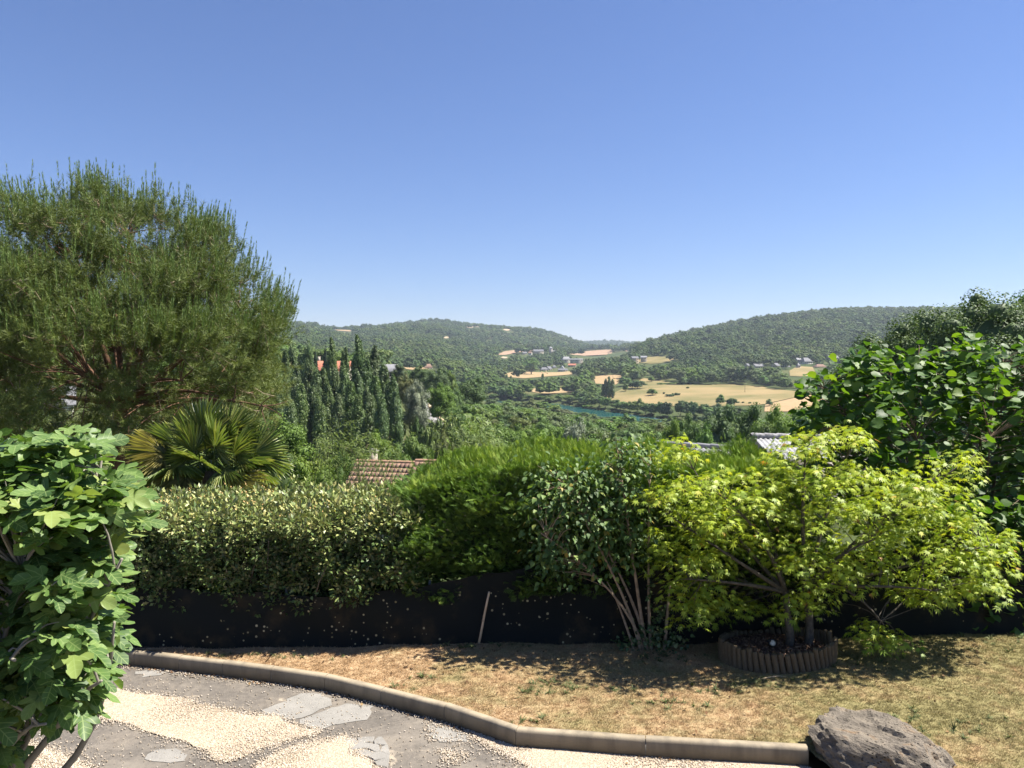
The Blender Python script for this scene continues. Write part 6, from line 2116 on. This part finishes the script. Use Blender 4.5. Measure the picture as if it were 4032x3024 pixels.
# ------------------------------------------------------------------ fan palm
M['palm'] = leaf_mat('palm', [(0, (0.087, 0.130, 0.034)), (0.6, (0.168, 0.215, 0.054)), (1, (0.280, 0.286, 0.084))], 0.38, 0.45, 0.25)
M['palm_old'] = leaf_mat('palm_old', [(0, (0.18, 0.17, 0.05)), (1, (0.36, 0.31, 0.10))], 0.5, 0.35, 0.25)
M['palm_fibre'] = simple('palm_fibre', (0.10, 0.075, 0.05), 0.95, 0.1, 0.4, 30, 0.02)
hub = P(835, 1838, 13.6)
pb_ = np.array((hub[0], 13.6, float(zt(hub[0], 13.6))))
palm = tag(empty('fan_palm', pb_), 'fan palm with stiff pleated fronds behind the hedge', 'palm')
hz = hub[2] - pb_[2]
MB().tube([(0, 0, -0.3), (0, 0, hz * 0.5), (0, 0, hz - 0.25), (0, 0, hz)], [0.15, 0.16, 0.17, 0.08], 8, False).build('trunk', M['palm_fibre'], palm, True)
SEG = (np.array([(0, 0.05, 0), (-0.35, 0.5, 0.12), (0.35, 0.5, 0.12), (-0.22, 0.8, 0.02), (0.22, 0.8, 0.02), (0, 1, -0.15), (0, 0.5, -0.1), (0, 0.8, -0.12)]), np.array([(0, 6, 1), (0, 2, 6), (1, 6, 7), (1, 7, 3), (6, 2, 4), (6, 4, 7), (3, 7, 5), (7, 4, 5)]))


def frond_mesh(droop, arc, nseg=36):
    a = np.radians(np.linspace(-arc, arc, nseg))
    ax = np.stack((np.sin(a), np.cos(a), -droop * (0.3 + np.abs(np.sin(a / 2))) + R.normal(size=nseg) * 0.05), 1)
    nor = np.tile((0.0, 0, 1.0), (nseg, 1)) + 0.15 * rand_dir(nseg)
    L = 0.62 * (1 - 0.25 * (np.abs(a) / math.radians(arc)) ** 2) * R.uniform(0.92, 1.05, nseg)
    parts = [scatter(SEG, np.zeros((nseg, 3)), frames(ax, nor), np.stack((np.full(nseg, 0.062), L, np.full(nseg, 0.12 + droop * 0.6)), 1))]
    return leaf_mesh('frond', parts, [M['palm']])


FM = [frond_mesh(0.05, 105), frond_mesh(0.15, 115), frond_mesh(0.35, 110), frond_mesh(0.1, 95)]
pet = MB().tube([(0, -0.75, -0.02), (0, -0.35, 0.02), (0, 0.06, 0)], [0.016, 0.012, 0.009], 5, False).mesh('petiole', [M['palm']])
from mathutils import Matrix
NF = 44
for i, d in enumerate(fib(NF)):
    el = 1.25 - 1.75 * (i / NF) ** 1.1
    az = i * 2.399 + R.normal() * 0.1
    d = np.array((math.cos(az) * math.cos(el), math.sin(az) * math.cos(el), math.sin(el)))
    pl = R.uniform(0.55, 0.85) * (1.0 if el > 0 else 0.8)
    c = np.array((0, 0, hz)) + d * pl * np.array((1.25, 1.1, 0.78))
    c[2] = max(c[2], hz - 0.75)
    sd_ = unit(np.cross(d, (0, 0, 1.0)) + 0.3 * R.normal(size=3))
    if el > 0.45 and math.sin(az) < 0.4:
        nor = unit(np.array((0.1, -0.75, 0.5)) + 0.3 * R.normal(size=3))
    else:
        nor = np.cross(sd_, d)
        nor = nor if nor[2] > 0 else -nor
    m = frames(d[None] + (0, 0, -0.25 if el < 0.2 else 0), nor[None])[0]
    k = R.uniform(0.85, 1.15)
    fr = obj('frond', FM[int(R.integers(1, 3)) if el < 0.2 else int(R.integers(4))], palm)
    fr.matrix_local = Matrix(((m[0, 0] * k, m[0, 1] * k, m[0, 2] * k, c[0]), (m[1, 0] * k, m[1, 1] * k, m[1, 2] * k, c[1]), (m[2, 0] * k, m[2, 1] * k, m[2, 2] * k, c[2]), (0, 0, 0, 1)))
    obj('petiole', pet, fr)
    if el < -0.15 and i % 3 == 0 or i in (9, 20):
        fr.material_slots[0].link = 'OBJECT'
        fr.material_slots[0].material = M['palm_old']
        fr['label'] = 'yellowing old frond'

# ------------------------------------------------------------------ bamboo plumes below the garden
M['bamboo'] = leaf_mat('bamboo', [(0, (0.085, 0.130, 0.035)), (0.6, (0.155, 0.205, 0.055)), (1, (0.25, 0.29, 0.10))], 0.5, 0.3, 0.3)
M['culm'] = simple('culm', (0.16, 0.19, 0.06), 0.6, 0.3, 0.2, 8)
BLADE = (np.array([(0, 0, 0), (-0.08, 0.35, 0.02), (0, 1, -0.18), (0.08, 0.35, 0.02)]), np.array([(0, 3, 2, 1)]))


def bamboo(label, tips, Y, bx):
    b0 = P(bx, 1800, Y)
    base = np.array((b0[0], Y, float(zt(b0[0], Y))))
    root = tag(empty('bamboo_clump', base), label, 'bamboo', 'bamboo plumes')
    mb = MB()
    T, A = [], []
    for px, py in tips:
        for r_ in range(3):
            tip = P(px + R.normal() * 22, py + abs(R.normal()) * 22, Y + R.normal() * 0.7)
            st = base + (R.normal() * 0.9 + (tip[0] - base[0]) * 0.5, R.normal() * 0.5, 0)
            t = np.linspace(0, 1, 12)[:, None]
            mid = st * 0.5 + tip * 0.5 + (-(tip - st)[0] * 0.25, 0, (tip - st)[2] * 0.32)
            c = st * (1 - t) ** 2 + 2 * mid * t * (1 - t) + tip * t * t
            mb.tube(c - base, np.linspace(0.018, 0.004, 12), 4, False)
            for k in range(150):
                s_ = R.uniform(0.35, 1) ** 0.8
                p = np.array([np.interp(s_, t[:, 0], c[:, j]) for j in range(3)])
                sp_ = 0.42 * (1.1 - s_) + 0.06
                T.append(p + R.normal(size=3) * sp_ * (1, 1, 0.55))
                A.append((R.normal(), R.normal() * 0.8, R.uniform(-0.7, 0.35)))
    T, A = np.array(T), np.array(A)
    obj('foliage', leaf_mesh('foliage', [scatter(BLADE, T - base, frames(A, np.array((0, 0, 1.0)) + 0.5 * rand_dir(len(T))), R.uniform(0.12, 0.22, len(T)), np.clip(R.normal(0.5, 0.25, len(T)), 0, 1))], [M['bamboo']]), root)['kind'] = 'stuff'
    tag(mb.build('culms', M['culm'], root), kind='stuff')


bamboo('feathery pale green bamboo clump in front of the poplar feet', [(1320, 1640), (1290, 1700), (1400, 1690), (1470, 1700), (1260, 1690), (1360, 1720), (1440, 1760), (1530, 1720)], 25, 1370)
bamboo('feathery pale green bamboo clump beside the cypress hedge top', [(1810, 1612), (1850, 1640), (1930, 1650), (1790, 1680), (1880, 1700), (1950, 1720), (1830, 1740)], 23, 1900)

# ------------------------------------------------------------------ roofs just below the garden
M['near_tile'] = leaf_mat('near_tile', [(0, (0.17, 0.105, 0.080)), (0.6, (0.235, 0.145, 0.105)), (1, (0.31, 0.20, 0.14))], 0.85, 0.2, 0.0, use='obj')
M['cement'] = simple('cement', (0.30, 0.30, 0.30), 0.9, 0.2, 0.35, 5, 0.01)
M['cement_cap'] = simple('cement_cap', (0.24, 0.235, 0.235), 0.9, 0.2, 0.5, 9, 0.01)


def tiled_roof(root, ridge_a, ridge_b, pitch, nrow, gauge, tw, mat, th=0.03):
    """rows of separate tiles falling towards the camera from the ridge"""
    a, b = np.asarray(ridge_a, float), np.asarray(ridge_b, float)
    ex = unit(b - a)
    dn = unit(np.array((ex[1], -ex[0], 0)) * math.cos(pitch) + np.array((0, 0, -math.sin(pitch))))
    if dn[1] > 0:
        dn = dn * (-1, -1, 1)
    nz = np.cross(dn, ex)
    nz = nz if nz[2] > 0 else -nz
    L = np.linalg.norm(b - a)
    mb = MB()
    w = tw * 0.97 / 2
    V = np.array([(-w, 0, 0), (w, 0, 0), (w, gauge * 1.22, 0), (-w, gauge * 1.22, 0), (-w, 0, th), (w, 0, th), (w, gauge * 1.22, th), (-w, gauge * 1.22, th)])
    mb.add(V, [(0, 3, 2, 1), (4, 5, 6, 7), (0, 1, 5, 4), (1, 2, 6, 5), (2, 3, 7, 6), (3, 0, 4, 7)])
    me = mb.mesh('tile', [M[mat]])
    n = int(L / tw)
    for r in range(nrow):
        for c in range(n):
            o = obj('tile', me, root)
            p = a + ex * ((c + 0.5 + 0.0 * (r % 2)) * tw) + dn * (r * gauge)
            y = unit(dn * math.cos(0.10) + nz * math.sin(0.10))
            z = np.cross(ex, y)
            z = z if z[2] > 0 else -z
            xx = np.cross(y, z)
            p = p + R.normal(size=3) * 0.003
            o.matrix_local = Matrix(((xx[0], y[0], z[0], p[0]), (xx[1], y[1], z[1], p[1]), (xx[2], y[2], z[2], p[2]), (0, 0, 0, 1)))
    return ex, dn, nz, L


hr = P(1540, 1818, 38)
house5 = tag(empty('tiled_house', (hr[0], 38, float(zt(hr[0], 38)))), 'neighbouring house with a brown tiled roof just below the hedge', 'house')
o5 = np.array(house5.location)
ra, rb2 = P(1402, 1816, 38.4) - o5, P(1655, 1824, 37.6) - o5
tiled_roof(house5, ra, rb2, 0.62, 8, 0.33, 0.22, 'near_tile')
rc, rd2 = P(1636, 1815, 37.0) - o5, P(1800, 1820, 36.6) - o5
tiled_roof(house5, rc, rd2, 0.62, 8, 0.33, 0.22, 'near_tile')
M['ridge_tile'] = simple('ridge_tile', (0.33, 0.20, 0.13), 0.85, 0.2, 0.15, 4)
for a, b in ((ra, rb2), (rc, rd2)):
    L = np.linalg.norm(b - a)
    for k in range(int(L / 0.4) + 1):
        p, q2 = a + (b - a) * min(1, k * 0.4 / L), a + (b - a) * min(1, (k + 1.06) * 0.4 / L)
        if np.linalg.norm(q2 - p) > 0.05:
            MB().tube([p + (0, 0.02, 0.0), q2 + (0, 0.02, 0.008)], [0.10, 0.108], 8, False).build('ridge_tile', M['ridge_tile'], house5, True)
mb = MB()
for a, b in ((ra, rb2), (rc, rd2)):
    e = np.array((0, -2.3, -1.66))
    bk = np.array((0, 3.0, -2.1))
    g = np.array((0, 0, -0.05))
    mb.add([a + g, b + g, b + e + g, a + e + g, a + bk + g, b + bk + g], [(0, 3, 2, 1), (0, 1, 5, 4)])
mb.build('roof_deck', M['near_tile'], house5)
mb = MB()
mb.add([ra + (0.1, -2.0, -1.6), ra + (0.1, 2.6, -1.9), ra + (0.1, 0, -0.15), ra * (1, 1, 0) + (0.1, -2.0, -1), ra * (1, 1, 0) + (0.1, 2.6, -1)], [(0, 1, 2)])
mb.box(((ra[0] + rd2[0]) / 2 + 0.1, ra[1] - 0.2, (ra[2] - 1.5) / 2 - 0.5), (rd2[0] - ra[0] - 0.2, 3.8, ra[2] - 1.0))
mb.build('wall', M['plaster'], house5)
ch = P(1466, 1816, 38.6) - o5
MB().box(ch + (0, 0.3, 0.02), (0.36, 0.36, 0.85)).build('chimney', M['plaster'], house5)
MB().box(ch + (0, 0.3, 0.48), (0.5, 0.5, 0.07)).box(ch + (0, 0.3, 0.56), (0.36, 0.36, 0.06)).build('chimney_cap', M['patch'], house5)


def shed(label, pa, pb, Ya, Yb, drop, run, capmat, roofmat, wallmat, caplen=0.48):
    a, b = P(*pa, Ya), P(*pb, Yb)
    m = (a + b) / 2
    base = float(zt(m[0], m[1])) - 0.3
    root = tag(empty('shed', (m[0], m[1], base)), label, 'shed')
    o = np.array(root.location)
    a, b = a - o, b - o
    L = np.linalg.norm(b - a)
    ex = (b - a) / L
    n = max(1, int(L / 0.92))
    for k in range(n):
        # corrugated sheets, one object each
        x0, x1 = k * L / n + 0.006, (k + 1) * L / n - 0.006
        t = np.linspace(x0, x1, 40)
        w = 0.022 * np.sin(t * 2 * math.pi / 0.177)
        for sgn in (-1, 1):
            A = a + ex * t[:, None] + np.stack((0 * t, 0 * t, w - 0.06), 1)
            B = A + np.array((0, sgn * run, -drop))
            V = np.concatenate((A, B, A - (0, 0, 0.008), B - (0, 0, 0.008)))
            mb = MB()
            mb.add(V, [q_ for i in range(39) for q_ in ((i, i + 1, 41 + i, 40 + i), (80 + i, 120 + i, 121 + i, 81 + i), (40 + i, 41 + i, 121 + i, 120 + i))])
            mb.build('roof_sheet', M[roofmat], root, True)
    k = 0
    x = -0.1
    while x < L:
        p, q2 = a + ex * x, a + ex * min(L + 0.1, x + caplen * 1.06)
        MB().tube([p + (0, 0, 0.0), p + ex * 0.05 + (0, 0, 0.012), q2 - ex * 0.03 + (0, 0, 0.0), q2], [0.085, 0.10, 0.09, 0.085], 10, False).build('ridge_cap', M[capmat], root, True)
        x += caplen
    w0 = min(a[2], b[2]) - drop * 0.85
    mb = MB().box(((a[0] + b[0]) / 2, 0, w0 / 2), (L - 0.3, run * 1.6, w0))
    mb.add([a + (0.15, -run * .8, -drop * .8 - 0.1), a + (0.15, run * .8, -drop * .8 - 0.1), a + (0.15, 0, -0.12)], [(0, 1, 2)])
    mb.build('wall', M[wallmat], root)
    return root


shed('grey corrugated shed roof with lichen-dark ridge caps behind the maple', (2968, 1716), (3330, 1722), 26.0, 26.6, 0.5, 1.9, 'cement_cap', 'cement', 'grey_stone', 0.46)
shed('low shed roof with pale ridge caps behind the lilac', (2590, 1746), (2870, 1762), 28.5, 27.5, 0.16, 1.4, 'slate_pale', 'cement', 'plaster', 0.5)

# ------------------------------------------------------------------ the air over the valley
hz_m = bpy.data.materials.new('haze')
hz_m.use_nodes = True
_t = hz_m.node_tree
_t.nodes.clear()
_o = _t.nodes.new('ShaderNodeOutputMaterial')
_v = _t.nodes.new('ShaderNodeVolumePrincipled')
_v.inputs['Color'].default_value = (0.74, 0.86, 1.0, 1)
_v.inputs['Density'].default_value = 9e-5
_v.inputs['Anisotropy'].default_value = 0.2
_t.links.new(_v.outputs[0], _o.inputs['Volume'])
hb = MB().box((0, 3200, 80), (36000, 6700, 260)).build('haze', hz_m)
tag(hb, 'pale summer haze filling the valley', kind='stuff')
